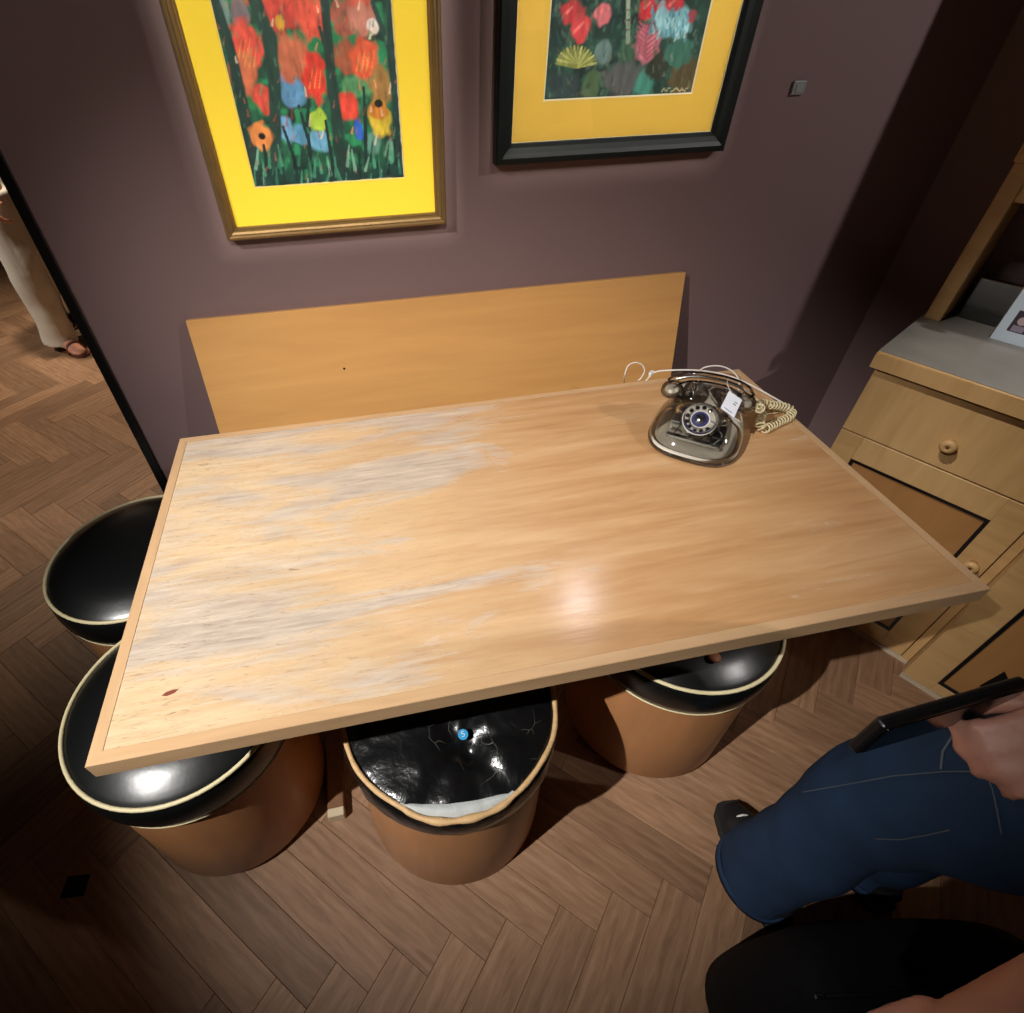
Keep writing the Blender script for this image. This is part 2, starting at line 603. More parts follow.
def sweep_bm(pts, rad, k=8, bm=None, closed=False):
    """tube along a list of points; rad is a number or a list"""
    if bm is None:
        bm = bmesh.new()
    pts = [Vector(p) for p in pts]
    n = len(pts)
    up = None
    rings = []
    for i, p in enumerate(pts):
        t = (pts[min(i + 1, n - 1)] - pts[max(i - 1, 0)]).normalized()
        if up is None:
            up = t.orthogonal().normalized()
        up = (up - t * up.dot(t)).normalized()
        sd = t.cross(up)
        r = rad[i] if isinstance(rad, (list, tuple)) else rad
        rings.append([bm.verts.new(p + (up * math.cos(2 * math.pi * j / k) + sd * math.sin(2 * math.pi * j / k)) * r) for j in range(k)])
    for a, b in zip(rings, rings[1:]):
        for j in range(k):
            bm.faces.new((a[j], a[(j + 1) % k], b[(j + 1) % k], b[j]))
    bm.faces.new(rings[0][::-1])
    bm.faces.new(rings[-1])
    return bm


def spline(pts, n=12):
    """Catmull-Rom through the points"""
    P = [Vector(p) for p in pts]
    P = [P[0] * 2 - P[1]] + P + [P[-1] * 2 - P[-2]]
    out = []
    for i in range(1, len(P) - 2):
        for k in range(n):
            t = k / n
            a, b, c, d = P[i - 1], P[i], P[i + 1], P[i + 2]
            out.append(0.5 * ((2 * b) + (c - a) * t + (2 * a - 5 * b + 4 * c - d) * t * t + (3 * b - a - 3 * c + d) * t ** 3))
    out.append(P[-2])
    return out


def prism_bm(poly, axis, a, b, bm=None):
    """extrude 2-D polygon between a and b along axis (0,1,2)"""
    if bm is None:
        bm = bmesh.new()

    def pt(p, h):
        q = [p[0], p[1]]
        q.insert(axis, h)
        return q
    lo = [bm.verts.new(pt(p, a)) for p in poly]
    hi = [bm.verts.new(pt(p, b)) for p in poly]
    bm.faces.new(lo[::-1])
    bm.faces.new(hi)
    n = len(poly)
    for i in range(n):
        bm.faces.new((lo[i], lo[(i + 1) % n], hi[(i + 1) % n], hi[i]))
    return bm


def rect_rails(name, a0, a1, b0, b1, profile, place, mats, parent):
    """four mitred rails round a rectangle. profile = closed list of (inset, height); place(a,b,h) -> xyz"""
    out = []
    sides = [((a0, b0), (a1, b0), (1, 1), (-1, 1)), ((a1, b0), (a1, b1), (-1, 1), (-1, -1)),
             ((a1, b1), (a0, b1), (-1, -1), (1, -1)), ((a0, b1), (a0, b0), (1, -1), (1, 1))]
    for s, (p, q, dp, dq) in enumerate(sides):
        bm = bmesh.new()
        A = [bm.verts.new(place(p[0] + dp[0] * i, p[1] + dp[1] * i, h)) for i, h in profile]
        B = [bm.verts.new(place(q[0] + dq[0] * i, q[1] + dq[1] * i, h)) for i, h in profile]
        n = len(profile)
        for i in range(n):
            bm.faces.new((A[i], A[(i + 1) % n], B[(i + 1) % n], B[i]))
        bm.faces.new(A[::-1])
        bm.faces.new(B)
        out.append(bmobj(name, bm, mats[s % len(mats)], parent))
    return out


def copy_tree(o, parent=None):
    c = o.copy()
    COL.objects.link(c)
    c.parent = parent
    for ch in list(o.children):
        copy_tree(ch, c)
    return c


# ------------------------------------------------------------------ the setting
YW = 0.95
XL = -0.160
Pc = np.array([1.985, YW])                      # corner of back wall and angled side wall
DS = np.array([0.48481, -0.87462])              # direction of the side wall and the cabinets

floor_o = struct(box('floor', -5, 4.2, -3.2, 5.5, -0.06, -0.010, M['subfloor']), 'dark herringbone oak floor', 'floor')

# herringbone planks, 45 degrees to the wall
PW, PL = 0.0875, 0.4765
O0 = np.array([0.395 - PL / math.sqrt(2), -0.22 + PL / math.sqrt(2)])
E_U = np.array([1, -1]) / math.sqrt(2)
E_V = np.array([1, 1]) / math.sqrt(2)


def plank_geom(bm, uvl, mat4, L, W, off=(0, 0)):
    g, ch, t = 0.0003, 0.0008, 0.012
    pts = [(g, g, -t), (L - g, g, -t), (L - g, W - g, -t), (g, W - g, -t),
           (g, g, -ch), (L - g, g, -ch), (L - g, W - g, -ch), (g, W - g, -ch),
           (g + ch, g + ch, 0), (L - g - ch, g + ch, 0), (L - g - ch, W - g - ch, 0), (g + ch, W - g - ch, 0)]
    v = [bm.verts.new(mat4 @ Vector(p)) for p in pts]
    for f in ((8, 9, 10, 11), (4, 5, 9, 8), (5, 6, 10, 9), (6, 7, 11, 10), (7, 4, 8, 11),
              (0, 1, 5, 4), (1, 2, 6, 5), (2, 3, 7, 6), (3, 0, 4, 7)):
        fc = bm.faces.new([v[i] for i in f])
        for lp, i in zip(fc.loops, f):
            lp[uvl].uv = (pts[i][0] + off[0], pts[i][1] + off[1])


planks = []
for mrow in range(-9, 12):
    for k in range(-70, 70):
        for typ in (0, 1):
            if typ == 0:
                u, v = k * PW + mrow * PL, k * PW - mrow * PL
                ang = -math.pi / 4
                cu, cv = u + PL / 2, v + PW / 2
                org = O0 + E_U * u + E_V * v
            else:
                u, v = k * PW + mrow * PL, k * PW + PW - mrow * PL
                ang = math.pi / 4
                cu, cv = u + PW / 2, v + PL / 2
                org = O0 + E_U * (u + PW) + E_V * v
            c = O0 + E_U * cu + E_V * cv
            if -4.6 < c[0] < 3.9 and -2.9 < c[1] < 5.2:
                planks.append((c, org, ang))


def vis_size(c):
    uu, vv, z = proj((c[0], c[1], 0))
    if z < 0.3 or not (-60 < uu < 1084 and -60 < vv < 1075):
        return -1
    if c[1] > YW + 0.1 and c[0] > XL - 0.45 - (c[1] - YW) * 0.0:
        e = CAM[0] + (c[0] - CAM[0]) * (YW - CAM[1]) / (c[1] - CAM[1])
        if e > XL + 0.12:
            return -1
    d = np.array([c[0], c[1]]) - Pc
    if d @ np.array([0.87462, 0.48481]) > -0.3:
        return -1
    return 1 / z


ranked = sorted(planks, key=lambda p: -vis_size(p[0]))
near = [p for p in ranked[:300] if vis_size(p[0]) > 0]
far = [p for p in planks if not any(p is q for q in near)]
pm = bpy.data.meshes.new('plank')
bm = bmesh.new()
uvl = bm.loops.layers.uv.new('UVMap')
plank_geom(bm, uvl, Matrix.Identity(4), PL, PW)
bm.to_mesh(pm)
bm.free()
pm.materials.append(M['oak'])
fz = floor_o.location
for c, org, ang in near:
    o = bpy.data.objects.new('plank', pm)
    COL.objects.link(o)
    o.parent = floor_o
    o.location = (org[0] - fz[0], org[1] - fz[1], 0 - fz[2])
    o.rotation_euler = (0, 0, ang)
bm = bmesh.new()
uvl = bm.loops.layers.uv.new('UVMap')
for c, org, ang in far:
    plank_geom(bm, uvl, Matrix.Translation((org[0] - fz[0], org[1] - fz[1], -fz[2])) @ Matrix.Rotation(ang, 4, 'Z'), PL, PW,
               (random.random() * 20, random.random() * 20))
fo = bmobj('plank_field', bm, M['oak'], floor_o)
fo['kind'] = 'stuff'

# back wall (a free-standing partition) with black end trim
wb = struct(box('wall_back', XL, 2.3, YW, YW + 0.12, 0, 3.0, M['wall']), 'purple brown painted partition wall', 'wall')
struct(box('trim_1', XL - 0.022, XL, YW - 0.006, YW + 0.126, 0, 3.0, M['black'], bev=0.001), 'black metal end trim of the purple wall', 'trim')
# angled side wall
rot_side = math.atan2(DS[1], DS[0])
bm = box_bm(-0.05, 3.2, 0.0, 0.12, 0, 3.0)
ws = struct(bmobj('wall_right', bm, M['wall'], None, (Pc[0], Pc[1], 0), rot_side), 'dark angled side wall behind the cabinets', 'wall')
struct(box('ceiling', -5, 4.2, -3.2, 5.5, 3.05, 3.12, M['ceiling']), 'dark gallery ceiling', 'ceiling')
struct(box('wall_far', -5, 4.2, 5.4, 5.5, 0, 3.05, M['wall']), 'far wall of the next gallery', 'wall')
struct(box('wall_left', -5, -4.9, -3.2, 5.4, 0, 3.05, M['wall']), 'left gallery wall', 'wall')
struct(box('wall_behind', -4.9, 4.2, -3.2, -3.1, 0, 3.05, M['wall']), 'gallery wall opposite the exhibit', 'wall')



def framing_projector(label, src, rect, y):
    """black lamp housing with a shaped aperture that frames the beam to a rectangle on the wall"""
    x0, x1, z0, z1 = rect
    tgt = Vector(((x0 + x1) / 2, y, (z0 + z1) / 2))
    ax_ = (tgt - src).normalized()
    dist = 0.16
    hole = []
    for x, z in ((x0, z0), (x1, z0), (x1, z1), (x0, z1)):
        d_ = Vector((x, y, z)) - src
        hole.append(d_ * (dist / d_.dot(ax_)))
    sx = Vector((1, 0, 0))
    sx = (sx - ax_ * sx.dot(ax_)).normalized()
    sz = sx.cross(ax_)
    if sz.z < 0:
        sz = -sz
    R_ = 0.065
    outer = [ax_ * dist + sx * a * R_ + sz * b * R_ for a, b in ((-1, -1), (1, -1), (1, 1), (-1, 1))]
    back = [p - ax_ * (dist + 0.08) for p in outer]
    t = thing('framing_spotlight', label, 'spotlight', src)
    bm = bmesh.new()
    H_ = [bm.verts.new(p) for p in hole]
    O_ = [bm.verts.new(p) for p in outer]
    for i in range(4):
        bm.faces.new((O_[i], O_[(i + 1) % 4], H_[(i + 1) % 4], H_[i]))
    bmobj('shutter', bm, M['black'], t)
    bm = bmesh.new()
    O_ = [bm.verts.new(p) for p in outer]
    B_ = [bm.verts.new(p) for p in back]
    bm.faces.new(B_)
    for i in range(4):
        bm.faces.new((O_[i], B_[i], B_[(i + 1) % 4], O_[(i + 1) % 4]))
    bmobj('housing', bm, M['black'], t)
    bmobj('bracket', sweep_bm([Vector((0, -0.07, 0.06)), Vector((0, -0.07, 3.05 - src.z))], 0.012, 10), M['black'], t)
    return t


framing_projector('black ceiling spotlight framing the poppy picture', PIC1, (0.176, 0.702, 1.086, 1.83), YW - 0.01)
framing_projector('black ceiling spotlight framing the dark garden picture', PIC2, (0.80, 1.318, 1.232, 1.79), YW - 0.03)

# ------------------------------------------------------------------ table
ZT, TW, TD = 0.740, 1.441, 0.757
table = thing('dining_table', 'honey-coloured wooden dining table with worn greyish top and pale edge strips', 'table')
TR = 0.019
bm = box_bm(TR, TW - TR, TR, TD - TR, ZT - 0.03, ZT - 0.0006)
bmobj('tabletop', bm, M['tabletop'], table)
prof = [(0, ZT - 0.034), (0.0008, ZT - 0.035), (TR - 0.0006, ZT - 0.035), (TR - 0.0006, ZT), (0.0012, ZT), (0, ZT - 0.0012)]
rect_rails('edge_strip', 0, TW, 0, TD, prof, lambda a, b, h: (a, b, h), [M['trim'], M['trim_y']], table)
for lx, ly in ((0.197, 0.37), (0.197, TD - 0.158), (TW - 0.242, 0.49), (TW - 0.242, TD - 0.158)):
    if True:
        bm = bmesh.new()
        w0, w1 = 0.014, 0.0225
        cxx, cyy = lx + 0.0225, ly + 0.0225
        lo = [bm.verts.new((sx * w0 * 1.3, sy * w0 * 1.3, 0.034 if lx < 0.5 else 0)) for sx, sy in ((-1, -1), (1, -1), (1, 1), (-1, 1))]
        hi = [bm.verts.new((sx * w1, sy * w1, ZT - 0.03)) for sx, sy in ((-1, -1), (1, -1), (1, 1), (-1, 1))]
        bm.faces.new(lo[::-1]); bm.faces.new(hi)
        for i in range(4):
            bm.faces.new((lo[i], lo[(i + 1) % 4], hi[(i + 1) % 4], hi[i]))
        bmobj('leg', bm, M['legwood'], table, (cxx, cyy, 0))
for ly in (0.22, TD - 0.1465):
    box('apron', 0.242, TW - 0.242, ly, ly + 0.022, ZT - 0.10, ZT - 0.03, M['legwood'], table)
for lx in (0.2085, TW - 0.2305):
    box('apron', lx, lx + 0.022, 0.06, TD - 0.158, ZT - 0.10, ZT - 0.03, M['legwood'], table)
box('foot_bar', 0.203, 0.243, 0.133, TD - 0.113, 0.0, 0.034, M['legwood'], table, bev=0.002)
box('foot_lit_tip', 0.203, 0.243, 0.113, 0.1328, 0.0, 0.034, plain('painted_lit_tip', srgb(196, 180, 150), 0.6), table, bev=0.002)  # no separate cap: pale colour paints the lamplight on the bar's end
# dark stain on the near left of the veneer
bm = bmesh.new()
c = px(170, 693, 2, ZT)
pts = [(c.x + dx, c.y + dy, ZT - 0.0002) for dx, dy in ((-0.012, -0.002), (-0.004, -0.004), (0.006, -0.001), (0.012, 0.004), (0.004, 0.005), (-0.006, 0.003))]
bm.faces.new([bm.verts.new(p) for p in pts])
bmobj('stain', bm, plain('stain_brown', srgb(128, 66, 46), 0.5), table)

# ------------------------------------------------------------------ board leaning against the wall behind the table
bd = []
y_at = lambda z: 0.8698 + (z - 0.67) * 0.22
t_ = 0.02
x0b, x1b = 0.055, 1.320
ztop = 0.945
nrm = Vector((0, 1, -0.22)).normalized() * t_
bm = bmesh.new()
fr = [Vector((x0b, y_at(0.006), 0.006)), Vector((x1b, y_at(0.006), 0.006)), Vector((x1b, y_at(ztop), ztop)), Vector((x0b, y_at(ztop), ztop))]
A = [bm.verts.new(p) for p in fr]
B = [bm.verts.new(p + nrm) for p in fr]
bm.faces.new(A); bm.faces.new(B[::-1])
for i in range(4):
    bm.faces.new((A[i], B[i], B[(i + 1) % 4], A[(i + 1) % 4]))
bmesh.ops.bevel(bm, geom=bm.edges[:], offset=0.0012, segments=1, affect='EDGES')
backboard = bmobj('backboard', bm, M['board'])
tag(backboard, 'wide plain honey-coloured board leaning against the purple wall behind the table', 'board')
c = px(344, 367, 1, y_at(0.83))
yk = y_at(c.z)
bm = lathe_bm([(0.0028, 0), (0.0028, 0.0006)], 10)
k = bmobj('screw_hole', bm, M['inlay'], backboard, (c.x, yk - 0.0004, c.z))
k.rotation_euler = (math.radians(90), 0, 0)


# ------------------------------------------------------------------ stools
RP, ZP = 0.2125, 0.466


def cushion_profile():
    return [(0.0, 0.372), (0.205, 0.372), (0.214, 0.378), (0.2195, 0.40), (0.2205, 0.425), (0.2185, 0.45), (0.2135, 0.462),
            (0.207, 0.4675), (0.200, 0.472), (0.19, 0.4768), (0.175, 0.4845), (0.155, 0.492), (0.13, 0.4975), (0.10, 0.501), (0.05, 0.5035), (0.0, 0.504)]


def make_stool(label, loc, rz, button=None):
    t = thing('drum_stool', label, 'stool', (loc[0], loc[1], 0), rz, 'round drum stools at the table')
    bmobj('plinth', lathe_bm([(0.197, 0), (0.197, 0.022)], 64), M['plinth'], t, smooth=False)
    bmobj('drum', lathe_bm([(0.2105, 0.020), (0.2115, 0.022), (0.2085, 0.2), (0.2065, 0.366), (0.2055, 0.3725)], 64), M['drum'], t, smooth=False)
    cu = bmobj('cushion', lathe_bm(cushion_profile(), 72, cap0=False), M['vinyl'], t, smooth=True)
    bmobj('piping', torus_bm(RP, 0.0042, ZP), M['cream'], cu, smooth=True)
    bmobj('piping', torus_bm(0.2118, 0.0028, 0.3735), M['cream'], cu, smooth=True)
    for ob in t.children:
        if ob.name.startswith('drum') or ob.name.startswith('plinth'):
            for p in ob.data.polygons:
                p.use_smooth = len(p.vertices) == 4
    return t


sA = make_stool('black-topped drum stool at the left end, nearest the purple wall', (-0.18, 0.68), 0.4)
sB = make_stool('black-topped drum stool under the near left corner of the table', (-0.014, 0.253), 1.1)
sD = make_stool('black-topped drum stool with intact cushion under the right part of the near edge', (1.08, 0.245), 2.2)
# tan covered button on that one
bcu = [c for c in sD.children if c.name.startswith('cushion')][0]
bp = px(715, 656, 2, 0.503)
bl = Matrix.Rotation(-2.2, 3, 'Z') @ (Vector((bp.x, bp.y, 0)) - Vector((1.08, 0.245, 0)))
bmobj('button', lathe_bm([(0.0, 0.0), (0.012, 0.0), (0.0135, 0.003), (0.010, 0.007), (0.0, 0.0085)], 20, cap0=False),
      plain('tan_button', srgb(176, 112, 76), 0.5), bcu, (bl.x, bl.y, 0.4965), smooth=True)

# the damaged stool in the middle
sC = thing('drum_stool', 'drum stool with cracked, torn black cushion showing white padding and a blue sticker', 'stool', (0.518, 0.131, 0), 0, 'round drum stools at the table')
ob = bmobj('plinth', lathe_bm([(0.197, 0), (0.197, 0.022)], 64), M['plinth'], sC)
ob = bmobj('drum', lathe_bm([(0.2105, 0.006), (0.2115, 0.008), (0.2085, 0.2), (0.2065, 0.366), (0.2055, 0.3725)], 64), M['drum'], sC)
for p in ob.data.polygons:
    p.use_smooth = len(p.vertices) == 4
tear_a0, tear_a1 = math.radians(-122), math.radians(-70)     # torn near side


def tear(a):
    a = (a + math.pi) % (2 * math.pi) - math.pi
    if tear_a0 < a < tear_a1:
        return math.sin((a - tear_a0) / (tear_a1 - tear_a0) * math.pi) ** 0.6
    return 0.0


BX, BY = px(463, 736, 2, 0.478).x - 0.518, px(463, 736, 2, 0.478).y - 0.131
folds = [(-1.05, 0.014), (-1.45, 0.011), (-1.8, 0.006), (-2.3, 0.009), (-0.2, 0.005), (2.4, 0.006), (0.9, 0.006), (3.0, 0.004)]
bm = bmesh.new()
NA, rings = 120, []
prof_side = [(0.205, 0.372), (0.214, 0.378), (0.2195, 0.40), (0.2205, 0.425), (0.2165, 0.45), (0.2125, 0.460)]
for r, z in prof_side:
    rings.append([])
    for i in range(NA):
        a = 2 * math.pi * i / NA
        nz = noise.noise(Vector((math.cos(a) * 6, math.sin(a) * 6, z * 40))) * 0.003
        rings[-1].append(bm.verts.new(((r + nz) * math.cos(a), (r + nz) * math.sin(a), z + nz * 0.6)))
NR = 30
for j in range(NR + 1):
    f = 1 - j / NR
    ring = []
    for i in range(NA):
        a = 2 * math.pi * i / NA
        edge = 0.208 - 0.015 * tear(a)
        r = max(edge * f, 0.0005)
        x, y = r * math.cos(a), r * math.sin(a)
        z = 0.466 + 0.022 * (1 - f ** 3)
        dx, dy = x - BX, y - BY
        d = math.hypot(dx, dy)
        z -= 0.020 * math.exp(-(d / 0.045) ** 2)
        ang = math.atan2(dy, dx)
        for fa, amp in folds:
            da = (ang - fa + math.pi) % (2 * math.pi) - math.pi
            z -= amp * math.exp(-(da / (0.10 + 0.01 / max(d, 0.02))) ** 2) * min(1, d / 0.03) * math.exp(-(d / 0.15) ** 2)
        z += noise.noise(Vector((x * 22, y * 22, 3.1))) * 0.0030 + noise.noise(Vector((x * 60, y * 60, 7.1))) * 0.0014
        if j == 0:
            z -= 0.002
        ring.append(bm.verts.new((x, y, z)))
    rings.append(ring)
for a_, b_ in zip(rings, rings[1:]):
    for i in range(NA):
        bm.faces.new((a_[i], a_[(i + 1) % NA], b_[(i + 1) % NA], b_[i]))
bmesh.ops.remove_doubles(bm, verts=rings[-1], dist=0.01)
cuC = bmobj('cushion', bm, M['vinyl_cracked'], sC, smooth=True)
# white padding in the tear
bm = bmesh.new()
NT = 40
rr = [0.2115, 0.207, 0.202, 0.197, 0.189]
zz = [0.458, 0.464, 0.4685, 0.4695, 0.466]
pr = []
for r, z in zip(rr, zz):
    pr.append([])
    for i in range(NT + 1):
        a = tear_a0 - 0.05 + (tear_a1 - tear_a0 + 0.1) * i / NT
        q = noise.noise(Vector((math.cos(a) * 12, math.sin(a) * 12, r * 50))) * 0.002
        r2 = 0.2115 - (0.2115 - r) * (0.35 + 0.65 * tear(a))
        pr[-1].append(bm.verts.new((r2 * math.cos(a), r2 * math.sin(a), z + q)))
for a_, b_ in zip(pr, pr[1:]):
    for i in range(NT):
        bm.faces.new((a_[i], a_[i + 1], b_[i + 1], b_[i]))
pad = bmobj('padding', bm, M['batting'], cuC, smooth=True)
pad['label'] = 'exposed white padding'


def wobC(a):
    t = tear(a)
    return (0.001 * math.sin(a * 9) + 0.006 * t, -0.006 * t + 0.002 * math.sin(a * 7 + 1), 1.15 + 0.25 * math.sin(a * 23) * (0.3 + t) + 0.3 * t)


bmobj('piping', torus_bm(0.2105, 0.0044, 0.467, 120, 8, wob=wobC), M['tan_piping'], cuC, smooth=True)
sk = bmobj('sticker_pin', lathe_bm([(0.0015, 0), (0.0015, 0.018)], 10), M['white'], cuC, (BX, BY, 0.466))
st = thing_p = bmobj('sticker', lathe_bm([(0.0095, 0), (0.0095, 0.0016)], 28), M['blue'], cuC, (BX, BY, 0.484))
st['label'] = 'round blue sticker'
st.rotation_euler = (math.radians(12), math.radians(-3), 0)
# the white numeral 5 on the sticker
seg = [((0.003, 0.0045), (-0.002, 0.0045)), ((-0.002, 0.0045), (-0.0025, 0.0008)), ((-0.0025, 0.0008), (0.0015, 0.0008)),
       ((0.0015, 0.0008), (0.003, -0.0012)), ((0.003, -0.0012), (0.0018, -0.004)), ((0.0018, -0.004), (-0.003, -0.0042))]
bm = bmesh.new()
for (ax, ay), (bx_, by_) in seg:
    sweep_bm([(BX + ax, BY + ay, 0.4862 + ay * 0.21), (BX + bx_, BY + by_, 0.4862 + by_ * 0.21)], 0.0006, 5, bm)
bmobj('sticker_numeral', bm, M['white'], cuC)

# ------------------------------------------------------------------ pictures
YF = YW


def stroke(cv, X, Z, pts, width, col, rng, soft=0.25, jitter=0.2, alpha=1.0):
    """paint a capsule chain on canvas cv (H,W,3)"""
    d = np.full(X.shape, 1e9)
    for (x0, z0, w0), (x1, z1, w1) in zip([(*p, w_) for p, w_ in zip(pts, width)], [(*p, w_) for p, w_ in zip(pts[1:], width[1:])]):
        vx, vz = x1 - x0, z1 - z0
        t = np.clip(((X - x0) * vx + (Z - z0) * vz) / max(vx * vx + vz * vz, 1e-9), 0, 1)
        dd = np.hypot(X - x0 - t * vx, Z - z0 - t * vz) / np.maximum(w0 + (w1 - w0) * t, 1e-5)
        d = np.minimum(d, dd)
    d = d + jitter * (rng - 0.5)
    a = np.clip((1 - d) / soft + 0.5, 0, 1) * alpha
    cv += (np.array(col[:3]) - cv) * a[..., None]


def blob(cv, X, Z, c, rx, rz, col, tex, soft=0.3, jitter=0.5, alpha=1.0):
    d = np.hypot((X - c[0]) / rx, (Z - c[1]) / rz) + jitter * (tex - 0.5)
    a = np.clip((1 - d) / soft + 0.5, 0, 1) * alpha
    cv += (np.array(col[:3]) - cv) * a[..., None]


def smooth_noise(H, W, cell, seed, ratio=1.0):
    r = np.random.RandomState(seed)
    h, w_ = int(H / (cell * ratio)) + 3, int(W / cell) + 3
    g = r.rand(h, w_)
    yy = np.linspace(0, h - 2.001, H)
    xx = np.linspace(0, w_ - 2.001, W)
    yi, xi = yy.astype(int), xx.astype(int)
    fy, fx = (yy - yi)[:, None], (xx - xi)[None]
    fy, fx = fy * fy * (3 - 2 * fy), fx * fx * (3 - 2 * fx)
    return (g[yi][:, xi] * (1 - fy) * (1 - fx) + g[yi][:, xi + 1] * (1 - fy) * fx + g[yi + 1][:, xi] * fy * (1 - fx) + g[yi + 1][:, xi + 1] * fy * fx)


def canvas_mesh(name, x0, x1, z0, z1, y, W, H, paint, parent):
    xs = np.linspace(x0, x1, W)
    zs = np.linspace(z0, z1, H)
    X, Z = np.meshgrid(xs, zs)
    cv = paint(X, Z, H, W)
    verts = np.stack([X, np.full_like(X, y), Z], -1).reshape(-1, 3)
    idx = np.arange(H * W).reshape(H, W)
    faces = np.stack([idx[:-1, :-1], idx[:-1, 1:], idx[1:, 1:], idx[1:, :-1]], -1).reshape(-1, 4)
    me = bpy.data.meshes.new(name)
    me.from_pydata(verts.tolist(), [], faces.tolist())
    at = me.color_attributes.new('paint', 'FLOAT_COLOR', 'POINT')
    rgba = np.concatenate([cv, np.ones((H, W, 1))], -1).reshape(-1).astype(np.float32)
    at.data.foreach_set('color', rgba)
    return link(name, me, M['paint'], parent)


def S(r, g, b):
    return np.array(srgb(r, g, b)[:3])


def paint_poppies(X, Z, H, W):
    y = YF - 0.012
    k1 = lambda x, v: (lambda p: (p.x, p.z))(px(150 + x / 3.303, v / 3.303, 1, y))
    sc = (k1(500, 300)[0] - k1(400, 300)[0]) / 100
    szv = abs(k1(500, 350)[1] - k1(500, 250)[1]) / 100
    t1, t2, t3 = smooth_noise(H, W, 7, 1), smooth_noise(H, W, 16, 2), smooth_noise(H, W, 4, 3, 4)
    cv = np.zeros((H, W, 3)) + S(36, 92, 66)
    cv += (S(22, 54, 44) - cv) * np.clip((t2 - 0.35) * 2.5, 0, 1)[..., None]
    cv += (S(40, 132, 84) - cv) * np.clip((t1 - 0.62) * 4, 0, 0.8)[..., None]

    def B(x, v, rx, ry, col, j=0.5, s=0.3, a=1.0):
        c = k1(x, v)
        blob(cv, X, Z, c, rx * sc, ry * szv, S(*col), t1, s, j, a)

    def L(pts, wd, col, j=0.25, a=1.0):
        stroke(cv, X, Z, [k1(*p) for p in pts], [w_ * sc for w_ in wd], S(*col), t3, 0.3, j, a)
    for args in ((465, 295, 42, 62, (96, 150, 192)), (450, 430, 26, 52, (110, 165, 205)), (495, 440, 30, 40, (90, 150, 185)),
                 (560, 465, 38, 42, (104, 162, 192)), (520, 140, 65, 42, (26, 120, 74)), (640, 120, 50, 30, (34, 130, 80)),
                 (330, 330, 40, 35, (44, 120, 70)), (690, 285, 60, 40, (86, 146, 96)), (760, 180, 40, 40, (40, 128, 84)),
                 (800, 500, 26, 44, (104, 150, 124)), (735, 470, 30, 40, (90, 140, 125)), (295, 40, 28, 55, (122, 112, 116)),
                 (240, 30, 20, 50, (110, 140, 132)), (555, 400, 32, 42, (168, 202, 70)), (690, 430, 17, 42, (46, 96, 190)),
                 (320, 150, 52, 70, (224, 84, 66)), (308, 235, 44, 65, (208, 112, 76)), (370, 325, 27, 52, (206, 76, 62)),
                 (365, 450, 42, 48, (226, 140, 74)), (430, 35, 70, 58, (204, 70, 56)), (530, 45, 50, 72, (222, 86, 64)),
                 (468, 190, 58, 76, (196, 108, 76)), (545, 255, 40, 80, (222, 62, 46)), (640, 55, 48, 55, (170, 92, 74)),
                 (702, 55, 44, 62, (188, 122, 104)), (650, 190, 44, 52, (160, 88, 60)), (710, 195, 46, 66, (226, 92, 58)),
                 (655, 355, 37, 48, (220, 74, 56)), (765, 285, 38, 75, (160, 120, 66)), (760, 395, 38, 62, (214, 186, 58)),
                 (735, 85, 20, 24, (232, 214, 206)), (755, 365, 32, 30, (206, 128, 50))):
        B(*args)
    # upper part of the picture, above the photograph's edge
    for x, v, col in ((330, -60, (214, 84, 62)), (440, -110, (224, 96, 60)), (560, -90, (196, 104, 74)), (680, -70, (218, 78, 58)),
                      (300, -180, (226, 140, 74)), (500, -220, (204, 70, 56)), (640, -210, (224, 120, 70)), (400, -280, (110, 165, 205)), (720, -250, (222, 62, 46))):
        B(x, v, 55, 70, col)
    for x, v in ((310, 170), (545, 270), (700, 215), (330, 200), (720, 205)):
        for q in range(3):
            L([(x - 18 + q * 16, v + 20), (x - 8 + q * 14, v - 40)], (3, 1), (234, 176, 90), 0.3, 0.4)
    B(755, 342, 15, 15, (36, 28, 24), 0.1)
    B(430, 75, 14, 22, (226, 170, 60), 0.3)
    L([(165, -320), (215, 0), (262, 150), (300, 310), (332, 480), (350, 640)], (13, 13, 16, 18, 19, 24), (32, 58, 52))
    L([(300, -320), (345, 0), (392, 120), (410, 260), (414, 420), (428, 640)], (16, 20, 23, 21, 19, 28), (36, 66, 56))
    L([(560, -320), (576, 0), (590, 150), (602, 300), (625, 430), (640, 640)], (13, 14, 15, 16, 20, 32), (34, 62, 54))
    L([(760, -320), (800, 0), (800, 170), (816, 330), (822, 640)], (14, 14, 17, 17, 20), (34, 60, 56))
    B(365, 448, 40, 46, (226, 140, 74))
    B(370, 450, 12, 12, (22, 22, 22), 0.1)
    L([(735, 10), (770, 100), (800, 190)], (7, 8, 10), (40, 66, 60))
    L([(560, 90), (580, 160), (600, 210)], (5, 7, 9), (36, 62, 54))
    for p in (((492, 350), (525, 470), (540, 600)), ((440, 420), (478, 530), (490, 600)), ((706, 290), (712, 440), (714, 590)),
              ((525, 330), (520, 420), (530, 520)), ((580, 400), (600, 520), (610, 600)), ((375, 480), (385, 540), (380, 610))):
        L(p, (5, 6, 7), (26, 48, 46))
    bt = k1(500, 560)[1]
    low = np.clip((bt - Z) / 0.02 + (t3 - 0.5) * 1.6 + 0.4, 0, 1) * 0.85
    cv += (S(24, 56, 52) - cv) * low[..., None]
    rs = np.random.RandomState(5)
